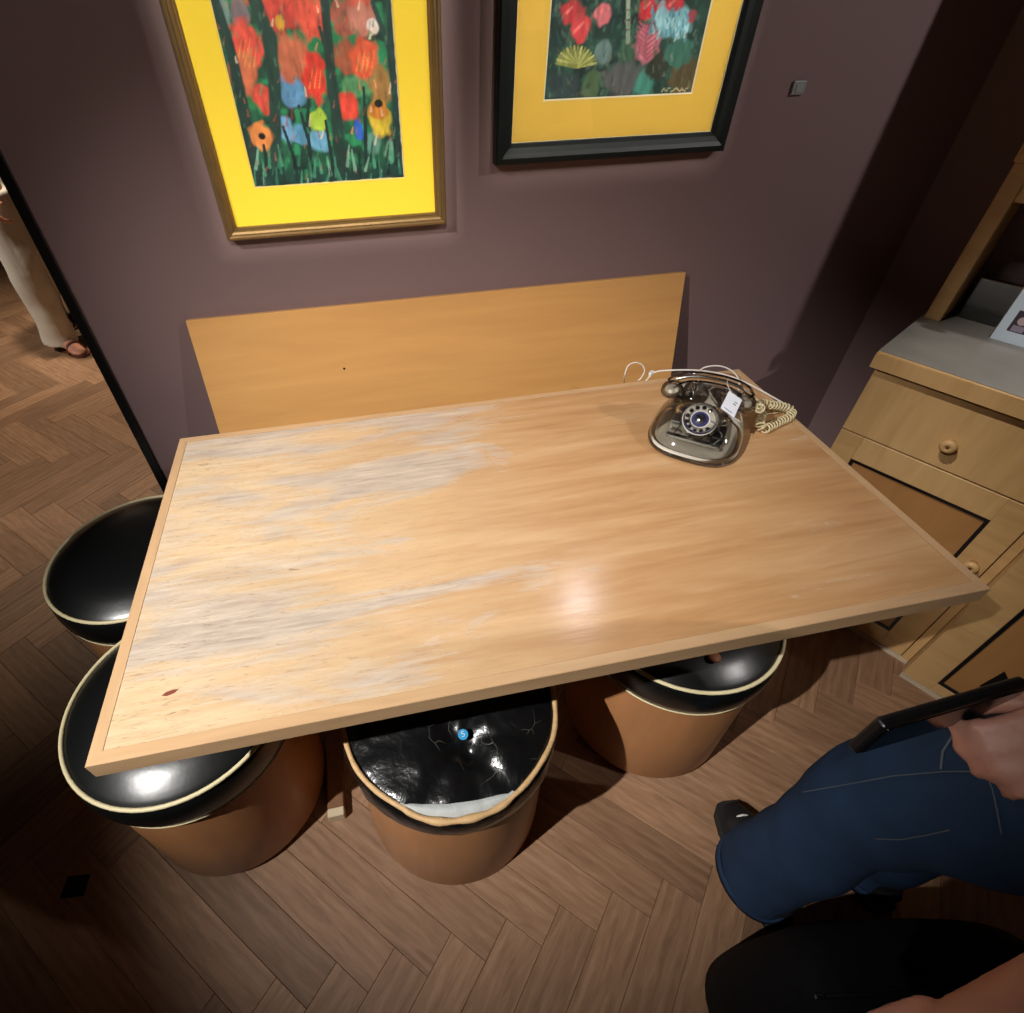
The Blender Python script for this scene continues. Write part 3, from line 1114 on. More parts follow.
    for q in range(60):
        x, v = rs.uniform(340, 840), rs.uniform(500, 610)
        col = [(26, 48, 46), (46, 110, 84), (70, 140, 110), (18, 36, 36), (120, 160, 140)][rs.randint(5)]
        L([(x, v + 30), (x + rs.uniform(-14, 14), v - rs.uniform(10, 45))], (6, 2), col, 0.1, 0.8)
    for q in range(60):
        x, v = rs.uniform(230, 830), rs.uniform(-200, 470)
        col = [(230, 150, 100), (40, 120, 84), (150, 60, 44), (60, 150, 100), (236, 214, 180)][rs.randint(5)]
        L([(x, v + rs.uniform(5, 20)), (x + rs.uniform(-8, 8), v - rs.uniform(5, 20))], (4, 2), col, 0.1, 0.55)
    for q in range(420):
        x, v = rs.uniform(220, 840), rs.uniform(-320, 600)
        L([(x, v + rs.uniform(4, 14)), (x + rs.uniform(-6, 6), v - rs.uniform(4, 16))], (rs.uniform(2, 5), 1.5),
          [(24, 48, 40), (52, 128, 88), (168, 70, 50), (96, 150, 120), (60, 40, 36), (210, 120, 90)][rs.randint(6)], 0.3, 0.28)
    cv *= (0.78 + 0.5 * t3)[..., None]
    cv *= (0.85 + 0.35 * t1)[..., None]
    # a thin unpainted paper edge on the right and bottom
    e = np.clip((X - (X.max() - 0.003)) * 700 + (t1 - 0.5) * 1.5, 0, 1)
    cv += (S(212, 216, 204) - cv) * e[..., None]
    e = np.clip(((Z.min() + 0.0025) - Z) * 700 + (t1 - 0.5) * 1.5, 0, 1)
    cv += (S(205, 205, 180) - cv) * e[..., None]
    return cv


def paint_garden(X, Z, H, W):
    y = YF - 0.012
    k1 = lambda x, v: (lambda p: (p.x, p.z))(px(480 + x / 3.012, v / 3.012, 1, y))
    sc = (k1(500, 200)[0] - k1(400, 200)[0]) / 100
    szv = abs(k1(450, 250)[1] - k1(450, 150)[1]) / 100
    t1, t2, t3 = smooth_noise(H, W, 6, 11), smooth_noise(H, W, 15, 12), smooth_noise(H, W, 4, 13, 4)
    cv = np.zeros((H, W, 3)) + S(44, 74, 64)
    cv += (S(30, 48, 46) - cv) * np.clip((t2 - 0.4) * 2.5, 0, 1)[..., None]
    cv += (S(62, 104, 88) - cv) * np.clip((t1 - 0.6) * 3, 0, 0.7)[..., None]

    def B(x, v, rx, ry, col, j=0.5, s=0.3, a=1.0):
        blob(cv, X, Z, k1(x, v), rx * sc, ry * szv, S(*col), t1, s, j, a)

    def L(pts, wd, col, j=0.25, a=1.0):
        stroke(cv, X, Z, [k1(*p) for p in pts], [w_ * sc for w_ in wd], S(*col), t3, 0.3, j, a)
    rs = np.random.RandomState(8)
    for q in range(150):
        x, v = rs.uniform(205, 700), rs.uniform(-260, 290)
        col = [(60, 110, 90), (34, 56, 52), (84, 120, 96), (96, 104, 84), (50, 90, 90)][rs.randint(5)]
        L([(x, v + 18), (x + rs.uniform(-12, 12), v - 18)], (5, 2), col, 0.1, 0.7)
    for args in ((430, 235, 62, 52, (98, 98, 98)), (370, 160, 24, 40, (110, 134, 130)), (495, 250, 32, 42, (76, 146, 130)),
                 (440, 155, 26, 34, (64, 100, 78)), (625, 225, 62, 60, (98, 86, 58)), (250, 255, 50, 40, (58, 74, 76)),
                 (335, 255, 28, 45, (88, 112, 80)), (540, 200, 36, 45, (56, 62, 52)), (600, 160, 40, 40, (70, 120, 104)),
                 (580, 70, 56, 42, (130, 184, 194)), (545, 40, 30, 30, (140, 186, 196)), (280, 38, 32, 32, (196, 62, 64)),
                 (303, 86, 27, 36, (214, 74, 78)), (370, 46, 24, 28, (214, 116, 124)), (510, 22, 29, 34, (200, 52, 60)),
                 (585, 12, 24, 26, (196, 56, 66)), (505, 130, 36, 52, (214, 132, 146)), (640, 50, 14, 18, (170, 80, 90)),
                 (300, -60, 30, 34, (200, 60, 66)), (420, -80, 34, 38, (214, 116, 124)), (560, -120, 32, 36, (196, 62, 64)),
                 (350, -180, 40, 40, (200, 150, 160)), (500, -220, 36, 40, (200, 60, 66)), (640, -90, 40, 44, (130, 184, 194))):
        B(*args)
    for q in range(16):
        a = math.pi * (0.05 + 0.9 * q / 15)
        L([(290, 200), (290 + 60 * math.cos(a), 200 - 60 * math.sin(a))], (5, 3), (150, 156, 78) if q % 2 else (196, 196, 120), 0.1)
    for q in range(7):
        for s in (-1, 1):
            L([(503, 180 - q * 15), (503 + s * (34 - abs(q - 3) * 4), 155 - q * 15)], (4, 2), (176, 92, 108), 0.1)
    for q in range(40):
        x, v = 580 + rs.normal() * 35, 70 + rs.normal() * 26
        L([(x, v + 10), (x + rs.uniform(-8, 8), v - 10)], (4, 2), (170, 210, 214) if q % 2 else (96, 150, 164), 0.1)
    L([(447, -120), (447, 20), (446, 125)], (6, 6, 6), (156, 170, 146))
    for v in (30, 60, 90):
        L([(440, v), (454, v)], (2, 2), (90, 104, 90), 0)
    for x, v in ((270, 30), (290, 90), (305, 75), (505, 15), (580, 8), (360, 40)):
        L([(x - 8, v + 8), (x + 8, v - 8)], (4, 3), (238, 130, 124), 0.1, 0.8)
    for q in range(420):
        x, v = rs.uniform(205, 700), rs.uniform(-260, 290)
        L([(x, v + rs.uniform(3, 10)), (x + rs.uniform(-6, 6), v - rs.uniform(3, 12))], (rs.uniform(2, 4), 1.5),
          [(24, 44, 40), (70, 120, 100), (110, 130, 110), (40, 60, 56), (120, 110, 84), (150, 160, 140)][rs.randint(6)], 0.3, 0.35)
    cv *= (0.8 + 0.5 * t3)[..., None]
    # scribbled signature in the lower right corner
    sx = 548
    for q in range(9):
        L([(sx + q * 9, 276 - (q % 3) * 5), (sx + q * 9 + 7, 266 + (q % 2) * 8)], (1.7, 1.7), (206, 196, 156), 0)
    return cv


def picture(name, label, x0, x1, z0, z1, fprof, fmat, fw, mat_m, ix0, ix1, iz0, iz1, painter, pname, glass=False, lip=None, bevel='bevelwhite'):
    t = thing(name, label, 'picture', ((x0 + x1) / 2, YF, z0))
    ox, oz = (x0 + x1) / 2, z0
    pl = lambda a, b, h: (a - ox, -h, b - oz)
    rect_rails('frame_rail', x0, x1, z0, z1, fprof, pl, [fmat], t)
    if lip:
        rect_rails('frame_lip', x0 + fw - 0.004, x1 - fw + 0.004, z0 + fw - 0.004, z1 - fw + 0.004,
                   [(0, 0.012), (0.004, 0.012), (0.004, 0.0155), (0, 0.0165)], pl, [lip], t)
    # backing and window mount (four mitred strips with a pale bevel)
    bm = box_bm(x0 + fw * 0.5 - ox, x1 - fw * 0.5 - ox, -0.008, -0.001, z0 + fw * 0.5 - oz, z1 - fw * 0.5 - oz)
    bmobj('backing', bm, M['black'], t)
    oc = [(x0 + fw * 0.6, z0 + fw * 0.6), (x1 - fw * 0.6, z0 + fw * 0.6), (x1 - fw * 0.6, z1 - fw * 0.6), (x0 + fw * 0.6, z1 - fw * 0.6)]
    ic = [(ix0, iz0), (ix1, iz0), (ix1, iz1), (ix0, iz1)]
    for q in range(4):
        r_ = (q + 1) % 4
        bm = prism_bm([(a - ox, b - oz) for a, b in (oc[q], oc[r_], ic[r_], ic[q])], 1, -0.0125, -0.009)
        bmobj('mount_strip', bm, mat_m, t)
    rect_rails('mount_bevel', ix0 - 0.0012, ix1 + 0.0012, iz0 - 0.0012, iz1 + 0.0012,
               [(0, 0.009), (0.0028, 0.009), (0.0028, 0.0115), (0, 0.0129)], pl, [M[bevel]], t)
    W = 190
    H = int(W * (iz1 - iz0) / (ix1 - ix0))
    cvs = canvas_mesh(pname, ix0, ix1, iz0, iz1, YF - 0.0112, W, H, painter, t)
    cvs.location = (-ox, -YF, -oz)
    if glass:
        bm = box_bm(x0 + fw * 0.8 - ox, x1 - fw * 0.8 - ox, -0.016, -0.0145, z0 + fw * 0.8 - oz, z1 - fw * 0.8 - oz)
        bmobj('glazing', bm, M['glazing'], t)
    return t


gprof = [(0, 0.001), (0, 0.024), (0.002, 0.027), (0.006, 0.028), (0.009, 0.0255), (0.012, 0.0265), (0.016, 0.024), (0.019, 0.0195), (0.0215, 0.0195), (0.024, 0.013), (0.024, 0.001)]
picture('framed_picture', 'framed painting of orange poppies and blue flowers in narrow gold frame with bright yellow mat', 0.200, 0.680, 1.112, 1.80, gprof, M['gold'], 0.024, M['mat1'],
        0.2800, 0.5940, 1.207, 1.715, paint_poppies, 'painting', lip=M['goldlite'], bevel='bevelyellow')
dprof = [(0, 0.001), (0, 0.028), (0.003, 0.032), (0.012, 0.033), (0.02, 0.029), (0.03, 0.026), (0.036, 0.020), (0.038, 0.014), (0.038, 0.001)]
picture('framed_picture', 'framed painting of a dark flower garden in wide dark green frame with ochre mat', 0.790, 1.328, 1.222, 1.80, dprof, M['greenframe'], 0.038, M['mat2'],
        0.8935, 1.2250, 1.331, 1.69, paint_garden, 'painting', glass=True, lip=M['bevelwhite'])

# small grey plate on the wall
c0, c1 = px(791, 82, 1, YW), px(804, 93, 1, YW)
plate = thing('wall_plate', 'small grey rectangular wall plate right of the dark green picture frame', 'plate', ((c0.x + c1.x) / 2, YW, (c0.z + c1.z) / 2))
hw, hh = 0.016, 0.013
bmobj('cover', box_bm(-hw, hw, -0.006, 0, -hh, hh, 0.002, 2), plain('plate_grey', srgb(128, 132, 128), 0.5), plate)
bmobj('insert', box_bm(-hw * 0.55, hw * 0.55, -0.0072, -0.005, -hh * 0.6, hh * 0.6, 0.001), plain('plate_insert', srgb(140, 144, 140), 0.4), plate)

# floor outlet cover
c = px(76, 886, 2, 0)
fo_ = thing('floor_outlet', 'small black square outlet cover set in the floor at lower left', 'outlet', (c.x, c.y, 0), math.radians(-6))
bmobj('cover', box_bm(-0.026, 0.026, -0.021, 0.021, 0.0001, 0.003, 0.001), M['black'], fo_)
bmobj('flap', box_bm(-0.02, 0.02, -0.015, 0.015, 0.0028, 0.0042, 0.0008), plain('outlet_flap', srgb(22, 21, 20), 0.5), fo_)

# ------------------------------------------------------------------ cabinets along the angled wall (local x along the front, y into the wall)
CB = (1.8795, 0.2588, 0)


def panel_door(parent, name, s0, s1, z0, z1, y, st_l, st_r, rt, rb, knob=None):
    """framed door: sunk panel with black outline, stiles, rails, knob"""
    d = bmobj(name, box_bm(s0 + 0.004, s1 - 0.004, y + 0.006, y + 0.018, z0 + 0.004, z1 - 0.004), M['cabpanel'], parent)
    bmobj('stile', box_bm(s0, s0 + st_l, y, y + 0.0195, z0, z1, 0.0012), M['cabwood'], d)
    bmobj('stile', box_bm(s1 - st_r, s1, y, y + 0.0195, z0, z1, 0.0012), M['cabwood'], d)
    bmobj('rail', box_bm(s0 + st_l, s1 - st_r, y, y + 0.0195, z1 - rt, z1, 0.0012), M['cabwood_h'], d)
    bmobj('rail', box_bm(s0 + st_l, s1 - st_r, y, y + 0.0195, z0, z0 + rb, 0.0012), M['cabwood_h'], d)
    rect_rails('black_line', s0 + st_l, s1 - st_r, z0 + rb, z1 - rt, [(0, 0.0), (0.0082, 0.0), (0.0082, 0.0055), (0.002, 0.0065), (0, 0.0065)],
               lambda a, b, h: (a, y + 0.0065 - h, b), [M['inlay']], d)
    if knob:
        knob_obj(d, knob[0], y, knob[1])
    return d


def knob_obj(parent, s, y, z, r=0.0165):
    k = bmobj('knob', lathe_bm([(0.0, 0), (r * 0.55, 0), (r * 0.5, 0.010), (r * 0.95, 0.016), (r, 0.022), (r * 0.8, 0.028), (r * 0.35, 0.030), (r * 0.25, 0.027), (0.0, 0.027)], 24, cap0=False),
              M['cabwood'], parent, (s, y, z), smooth=True)
    k.rotation_euler = (math.radians(90), 0, 0)
    bmobj('knob_screw', lathe_bm([(0.0036, 0), (0.0030, 0.0025), (0, 0.003)], 12), M['plinth'], parent, (s, y - 0.0265, z)).rotation_euler = (math.radians(90), 0, 0)
    return k


DEPTH = 0.40
c1_ = thing('base_cabinet', 'light pine base cabinet with one drawer and black-lined door beside the table', 'cabinet', CB, rot_side, 'pine base cabinets by the angled wall')
bmobj('carcass', box_bm(-0.387, 0.0695, 0.020, DEPTH, 0.0115, 0.806), M['cabwood'], c1_)
bmobj('face_strip', box_bm(0.050, 0.0695, 0.0, 0.020, 0.0115, 0.806), M['cabwood'], c1_)
bmobj('kick_strip', box_bm(-0.387, 0.0695, -0.003, 0.030, 0, 0.011), plain('kick_strip_paint', srgb(190, 176, 150), 0.6), c1_)
dr = bmobj('drawer', box_bm(-0.387, 0.0475, -0.001, 0.0195, 0.6195, 0.795, 0.0015), M['cabwood_h'], c1_)
knob_obj(dr, -0.169, -0.001, 0.690, 0.0175)
panel_door(c1_, 'door', -0.387, 0.0475, 0.016, 0.615, 0.0, 0.056, 0.060, 0.070, 0.060, (0.020, 0.417))

PR = -0.056
c2_ = thing('base_cabinet', 'light pine base cabinet with black motif on its door, standing forward at the right edge', 'cabinet', CB, rot_side, 'pine base cabinets by the angled wall')
bmobj('carcass', box_bm(0.071, 0.52, PR + 0.020, DEPTH, 0.0115, 0.806), M['cabwood'], c2_)
bmobj('kick_strip', box_bm(0.071, 0.52, PR - 0.003, PR + 0.03, 0, 0.011), plain('kick_strip_paint_b', srgb(190, 176, 150), 0.6), c2_)
d2 = panel_door(c2_, 'door', 0.0715, 0.52, 0.016, 0.615, PR, 0.072, 0.06, 0.07, 0.036, (0.49, 0.417))
dr2 = bmobj('drawer', box_bm(0.0715, 0.52, PR - 0.001, PR + 0.0195, 0.6195, 0.795, 0.0015), M['cabwood_h'], c2_)
knob_obj(dr2, 0.296, PR - 0.001, 0.690, 0.0175)
mot = [(0.205, 0.120), (0.395, 0.120), (0.395, 0.205), (0.360, 0.165), (0.330, 0.235), (0.300, 0.175), (0.262, 0.245), (0.245, 0.175), (0.214, 0.205)]
bm = prism_bm(mot, 1, PR + 0.0045, PR + 0.0065)
mo = bmobj('painted_motif', bm, M['inlay'], d2)
mo['label'] = 'jagged black motif'

wt = thing('worktop', 'worn grey worktop with pale wood front edge over the pine cabinets', 'worktop', CB, rot_side)
poly = [(-0.398, -0.008), (0.06, -0.008), (0.06, PR - 0.012), (0.53, PR - 0.012), (0.53, 0.415), (-0.398, 0.415)]
bmobj('surface', prism_bm(poly, 2, 0.808, 0.846), M['laminate'], wt)
poly2 = [(-0.398, -0.020), (0.05, -0.020), (0.05, PR - 0.022), (0.53, PR - 0.022), (0.53, PR - 0.0125), (0.0595, PR - 0.0125), (0.0595, -0.0085), (-0.398, -0.0085)]
bm = prism_bm(poly2, 2, 0.806, 0.8455)
bmesh.ops.bevel(bm, geom=[e for e in bm.edges if abs(e.verts[0].co.z - 0.8455) < 1e-5 and abs(e.verts[1].co.z - 0.8455) < 1e-5], offset=0.002, segments=2, affect='EDGES')
bmobj('front_edge', bm, M['cabwood_h'], wt)

hu = thing('hutch', 'open pine shelf unit standing on the grey worktop', 'shelf unit', (CB[0], CB[1], 0.846), rot_side)
HY = 0.265
for s0 in (-0.391, 0.490):
    bmobj('side_panel', box_bm(s0, s0 + 0.036, HY, 0.41, 0.0, 0.358, 0.002), M['cabwood'], hu)
bmobj('rail', box_bm(-0.355, 0.490, HY + 0.004, HY + 0.026, 0.284, 0.332, 0.0015), M['cabwood_h'], hu)
bmobj('shelf', box_bm(-0.355, 0.490, HY + 0.026, 0.41, 0.312, 0.332), M['cabwood_h'], hu)
bmobj('upper_box', box_bm(-0.395, 0.530, HY - 0.006, 0.41, 0.3585, 1.0, 0.003), M['cabwood'], hu)
for s0, s1 in ((-0.385, 0.062), (0.066, 0.52)):
    dd = bmobj('door', box_bm(s0, s1, HY - 0.018, HY - 0.0065, 0.372, 0.985, 0.002), M['cabwood_h'], hu)
    knob_obj(dd, 0.03 if s0 < 0 else 0.10, HY - 0.018, 0.45)

sg = thing('label_stand', 'upright white information card with small dark portrait on the grey worktop', 'sign', (CB[0], CB[1], 0.846), rot_side)
bmobj('card', box_bm(-0.243, -0.03, 0.2555, 0.2575, 0.0005, 0.30), M['signpaper'], sg)
bmobj('acrylic_back', box_bm(-0.246, -0.027, 0.258, 0.261, 0, 0.303), M['acrylic'], sg)
bmobj('acrylic_foot', box_bm(-0.246, -0.027, 0.261, 0.330, 0, 0.003), M['acrylic'], sg)
pc = bmobj('portrait', box_bm(-0.224, -0.165, 0.2550, 0.2556, 0.028, 0.078), M['photo'], sg)
bm = lathe_bm([(0.010, 0), (0.010, 0.0005)], 20)
f_ = bmobj('portrait_face', bm, plain('print_pale', srgb(190, 170, 175), 0.5), pc, (-0.206, 0.2548, 0.056))
f_.rotation_euler = (math.radians(90), 0, 0)
bmobj('portrait_face', box_bm(-0.218, -0.194, 0.2545, 0.2551, 0.030, 0.044), plain('print_grey', srgb(150, 140, 160), 0.5), pc)
for i in range(9):
    bmobj('text_line', box_bm(-0.222, -0.06 - 0.03 * (i % 3), 0.2551, 0.2556, 0.11 + i * 0.016, 0.113 + i * 0.016), M['ink'], sg)
# grey translucent acrylic boxes behind the card
ab = thing('acrylic_box', 'empty clear acrylic box standing behind the white card', 'box', (CB[0], CB[1], 0.846), rot_side)
bmobj('side', box_bm(-0.335, -0.332, 0.335, 0.405, 0.0, 0.10), M['acrylic'], ab)
bmobj('side', box_bm(-0.10, -0.097, 0.335, 0.405, 0.0, 0.10), M['acrylic'], ab)
bmobj('front', box_bm(-0.332, -0.10, 0.335, 0.338, 0.0, 0.10), M['acrylic'], ab)
bmobj('lid', box_bm(-0.335, -0.097, 0.335, 0.405, 0.1, 0.103), M['acrylic'], ab)

# ------------------------------------------------------------------ telephone
PC = Vector((1.168, 0.500, ZT))
PY = math.radians(-40)
HYAW = math.radians(-34)
ph = thing('rotary_telephone', 'clear plastic rotary telephone with white dial on the table', 'telephone', PC, PY)
ph.scale = (0.95, 0.95, 0.95)


def superell(a, b, n, k=56, front=0.0):
    out = []
    for i in range(k):
        t = 2 * math.pi * i / k
        c, s = math.cos(t), math.sin(t)
        out.append((a * math.copysign(abs(c) ** (2 / n), c), b * math.copysign(abs(s) ** (2 / n), s)))
    return out


def loft_bm(sections, bm=None, cap0=True, cap1=True):
    if bm is None:
        bm = bmesh.new()
    rings = [[bm.verts.new(p) for p in s] for s in sections]
    k = len(rings[0])
    for a, b in zip(rings, rings[1:]):
        for i in range(k):
            bm.faces.new((a[i], a[(i + 1) % k], b[(i + 1) % k], b[i]))
    if cap0:
        bm.faces.new(rings[0][::-1])
    if cap1:
        bm.faces.new(rings[-1])
    return bm


def body_sections(shrink=0.0, z_lo=0.014, z_hi=0.098):
    secs = []
    for z, a, b, cy in ((0.012, 0.103, 0.108, 0.0), (0.020, 0.103, 0.108, 0.0), (0.032, 0.100, 0.104, 0.002), (0.048, 0.093, 0.094, 0.008),
                        (0.064, 0.083, 0.081, 0.016), (0.080, 0.074, 0.067, 0.026), (0.094, 0.070, 0.055, 0.034), (0.102, 0.066, 0.047, 0.037), (0.105, 0.058, 0.038, 0.037)):
        secs.append([(x * (1 - shrink), y * (1 - shrink) + cy, z - shrink * 0.04) for x, y in superell(a, b, 2.9)])
    return secs


bmobj('base', loft_bm([[(x, y, z) for x, y in superell(a, b, 2.9)] for z, a, b in ((0.0, 0.098, 0.103), (0.003, 0.103, 0.108), (0.010, 0.1045, 0.1095), (0.013, 0.1035, 0.1085))]),
      clear_plastic('clear_base_plastic', (0.85, 0.84, 0.80, 1), 0.08, 0.05), ph, smooth=True)
bm = loft_bm([[(x, y, z) for x, y in superell(a, b, 2.9)] for z, a, b in ((0.0135, 0.0995, 0.1045), (0.0135, 0.1025, 0.1075), (0.0205, 0.1022, 0.1072), (0.0205, 0.0992, 0.1042), (0.0135, 0.0995, 0.1045))], None, False, False)
bmobj('base_ring', bm, M['white'], ph)
shell = bmobj('shell', loft_bm(body_sections(), cap0=False), M['clear'], ph, smooth=True)
mech = bmobj('mechanism', loft_bm([[(x, y, z) for x, y in superell(0.090, 0.094, 2.9)] for z in (0.0145, 0.018)]), M['darkmech'], ph)
bmobj('bell', lathe_bm([(0.028, 0), (0.027, 0.008), (0.018, 0.017), (0.0, 0.020)], 28, cap0=True), M['steel'], mech, (-0.036, 0.055, 0.027), smooth=True)
bmobj('bell', lathe_bm([(0.028, 0), (0.027, 0.008), (0.018, 0.017), (0.0, 0.020)], 28, cap0=True), M['steel'], mech, (0.036, 0.055, 0.027), smooth=True)
bmobj('coil', lathe_bm([(0.012, 0), (0.012, 0.03)], 20), plain('copper_coil', srgb(120, 72, 40), 0.35, metal=0.7), mech, (0.0, 0.02, 0.027))
bmobj('relay', box_bm(-0.062, -0.03, -0.03, 0.01, 0.0262, 0.05, 0.002), M['steel'], mech)
bmobj('relay', box_bm(0.034, 0.062, -0.045, 0.012, 0.0262, 0.044, 0.002), M['black'], mech)
bmobj('terminal_strip', box_bm(-0.06, 0.06, -0.066, -0.052, 0.0262, 0.034, 0.001), M['steel'], mech)
for i, col in enumerate(((60, 58, 56), (90, 88, 84), (40, 40, 44), (120, 116, 110))):
    xw = -0.045 + i * 0.03
    bmobj('wire', sweep_bm(spline([(xw, -0.058, 0.034), (xw + 0.01, -0.03, 0.046), (xw * 0.4, 0.0, 0.05), (0.0, 0.02, 0.056)], 8), 0.0013, 6), plain('wire_%d' % i, srgb(*col), 0.4), mech, smooth=True)
# dial: tilted disc on the front slope
tilt = math.radians(38)
dc = Vector((0.0, -0.034, 0.0725))
dial = bmobj('dial', lathe_bm([(0.0, 0), (0.0375, 0), (0.0385, 0.002), (0.0375, 0.004), (0.0, 0.004)], 56, cap0=False), M['white'], ph, dc)
dial.rotation_euler = (tilt, 0, 0)
bmobj('dial_housing', lathe_bm([(0.041, -0.022), (0.043, -0.004), (0.0425, 0.0), (0.0375, 0.0005)], 48, cap1=False), M['clear'], dial, smooth=True)
bmobj('dial_motor', lathe_bm([(0.030, -0.026), (0.030, -0.002)], 32), M['darkmech'], dial)
holes = bmesh.new()
for i in range(10):
    a = math.radians(60 + i * 29)
    lathe_bm([(0.0049, 0.0040), (0.0049, 0.0046)], 16, bm=holes, c=(0.0285 * math.cos(a), 0.0285 * math.sin(a), 0))
bmobj('finger_holes', holes, M['inlay'], dial)
bmobj('finger_wheel', lathe_bm([(0.0215, 0.0046), (0.0365, 0.0048), (0.0365, 0.0062), (0.0215, 0.0060), (0.0215, 0.0046)], 48, cap0=False, cap1=False), M['clear'], dial, smooth=True)
bmobj('dial_centre', lathe_bm([(0.0185, 0.004), (0.018, 0.0060), (0.0125, 0.0064)], 36), plain('dial_blue_ring', srgb(60, 60, 112), 0.35), dial)
bmobj('dial_cap', lathe_bm([(0.0120, 0.0062), (0.0115, 0.0085), (0.0, 0.0095)], 28), M['steel'], dial, smooth=True)
bmobj('finger_stop', sweep_bm([(0.040, -0.006, 0.004), (0.034, -0.004, 0.011), (0.022, 0.000, 0.011)], 0.0014, 6), M['steel'], dial)
# cradle and handset
for sx in (-1, 1):
    bmobj('cradle', loft_bm([[(sx * 0.040 + x, 0.037 + y, z) for x, y in superell(a, b, 3, 24)] for z, a, b in ((0.099, 0.012, 0.026), (0.110, 0.009, 0.022), (0.116, 0.006, 0.006))]), M['clear'], ph, smooth=True)
    bmobj('hook_switch', lathe_bm([(0.004, 0), (0.004, 0.014), (0.0, 0.016)], 14), M['steel'], ph, (sx * 0.036, 0.03, 0.105))
hs = thing('telephone_handset', 'clear plastic handset lying across the rotary telephone', 'handset', PC - Vector((0, 0, 0.011)), HYAW)
path = spline([(-0.079, 0.03, 0.118), (-0.064, 0.034, 0.134), (-0.032, 0.036, 0.143), (0.0, 0.036, 0.145), (0.032, 0.036, 0.143), (0.064, 0.034, 0.134), (0.079, 0.03, 0.118)], 6)
rads = []
for p in path:
    q = abs(p.x) / 0.079
    rads.append(0.0115 + 0.004 * q ** 3)
bmobj('grip', sweep_bm(path, rads, 16), M['clear'], hs, smooth=True)
bmobj('grip_core', sweep_bm([p for p in path[3:-3]], 0.0035, 8), M['steel'], hs, smooth=True)
for sx in (-1, 1):
    e = bmobj('earpiece' if sx < 0 else 'mouthpiece', lathe_bm([(0.0, -0.014), (0.019, -0.014), (0.0235, -0.010), (0.0235, -0.002), (0.020, 0.006), (0.012, 0.012), (0.0, 0.013)], 32, cap0=False), M['clear'], hs, (sx * 0.076, 0.022, 0.113), smooth=True)
    e.rotation_euler = (math.radians(14), math.radians(sx * 8), 0)
    bmobj('capsule', lathe_bm([(0.015, -0.010), (0.015, -0.002), (0.010, 0.003)], 24), M['darkmech'], e)
    bmobj('contact_ring', torus_bm(0.0175, 0.0016, -0.004, 32, 6), M['steel'], e)

# paper tag on the handset (the square code is left out)
ta = [px(729, 391, 2, 0.862), px(742, 400, 2, 0.858), px(734, 418, 2, 0.848), px(720.5, 408, 2, 0.852)]
cT = sum(ta, Vector()) / 4
nT = (ta[1] - ta[0]).cross(ta[3] - ta[0]).normalized()
if nT.z < 0:
    nT = -nT
bm = bmesh.new()
lo = [bm.verts.new(p - cT) for p in ta]
hi = [bm.verts.new(p - cT + nT * 0.0006) for p in ta]
bm.faces.new(lo); bm.faces.new(hi[::-1])
for i in range(4):
    bm.faces.new((lo[i], lo[(i + 1) % 4], hi[(i + 1) % 4], hi[i]))
tg = thing('paper_tag', 'small square white paper tag tied to the telephone handset', 'tag', cT)
pt_ = bmobj('tag_card', bm, M['tag'], tg)
ex, ey = (ta[1] - ta[0]), (ta[3] - ta[0])


def tag_bar(u0, u1, v0, v1):
    b_ = bmesh.new()
    f = [b_.verts.new(ta[0] - cT + ex * u + ey * v + nT * 0.0009) for u, v in ((u0, v0), (u1, v0), (u1, v1), (u0, v1))]
    b_.faces.new(f)
    return bmobj('printed_line', b_, M['ink'], pt_)


tag_bar(0.62, 0.86, 0.30, 0.34)
tag_bar(0.60, 0.80, 0.42, 0.47)
tag_bar(0.18, 0.80, 0.86, 0.89)
bmobj('string', sweep_bm(spline([ta[0] - cT + ex * 0.2, ta[0] - cT + ex * 0.1 + Vector((-0.004, 0.012, 0.012)), ta[0] - cT + Vector((0.004, 0.02, 0.018))], 6), 0.0006, 5), M['white'], tg)

# coiled handset cord
rz34 = Matrix.Rotation(HYAW, 4, 'Z')
mouth = Matrix.Translation(PC) @ rz34 @ Vector((0.098, 0.024, 0.100))
axis_pts = [mouth, mouth + Vector((0.012, -0.002, -0.012)), px(756, 403, 2, 0.79), px(770, 405, 2, 0.775), px(784, 407, 2, 0.762), px(791.5, 411, 2, 0.753), px(789, 417, 2, 0.751), px(780, 421.5, 2, 0.751), px(771, 426, 2, 0.751), px(764, 429, 2, 0.752), px(760, 424, 2, 0.756), px(761, 416, 2, 0.758), px(765, 414, 2, 0.752)]
ax = spline(axis_pts, 24)
L_ = [0]
for a, b in zip(ax, ax[1:]):
    L_.append(L_[-1] + (b - a).length)
pitch, rc = 0.0098, 0.0092
coil = []
up = Vector((0, 0, 1))
nn = int(L_[-1] / pitch * 14)
j = 0
for i in range(nn + 1):
    s = L_[-1] * i / nn
    while j < len(L_) - 2 and L_[j + 1] < s:
        j += 1
    f = (s - L_[j]) / max(L_[j + 1] - L_[j], 1e-9)
    p = ax[j].lerp(ax[j + 1], f)
    t = (ax[min(j + 2, len(ax) - 1)] - ax[max(j - 1, 0)]).normalized()
    sd = t.cross(up)
    if sd.length < 1e-4:
        sd = Vector((1, 0, 0))
    sd.normalize()
    u2 = sd.cross(t)
    ph_ = 2 * math.pi * s / pitch
    r_ = rc * min(1, s / 0.02 + 0.1, (L_[-1] - s) / 0.012 + 0.1)
    q = p + (sd * math.cos(ph_) + u2 * math.sin(ph_)) * r_
    q.z = max(q.z, ZT + 0.0018)
    coil.append(q)
cc = thing('coiled_cord', 'cream coiled telephone cord bunched on the table right of the telephone', 'cord', (coil[-1].x, coil[-1].y, ZT))
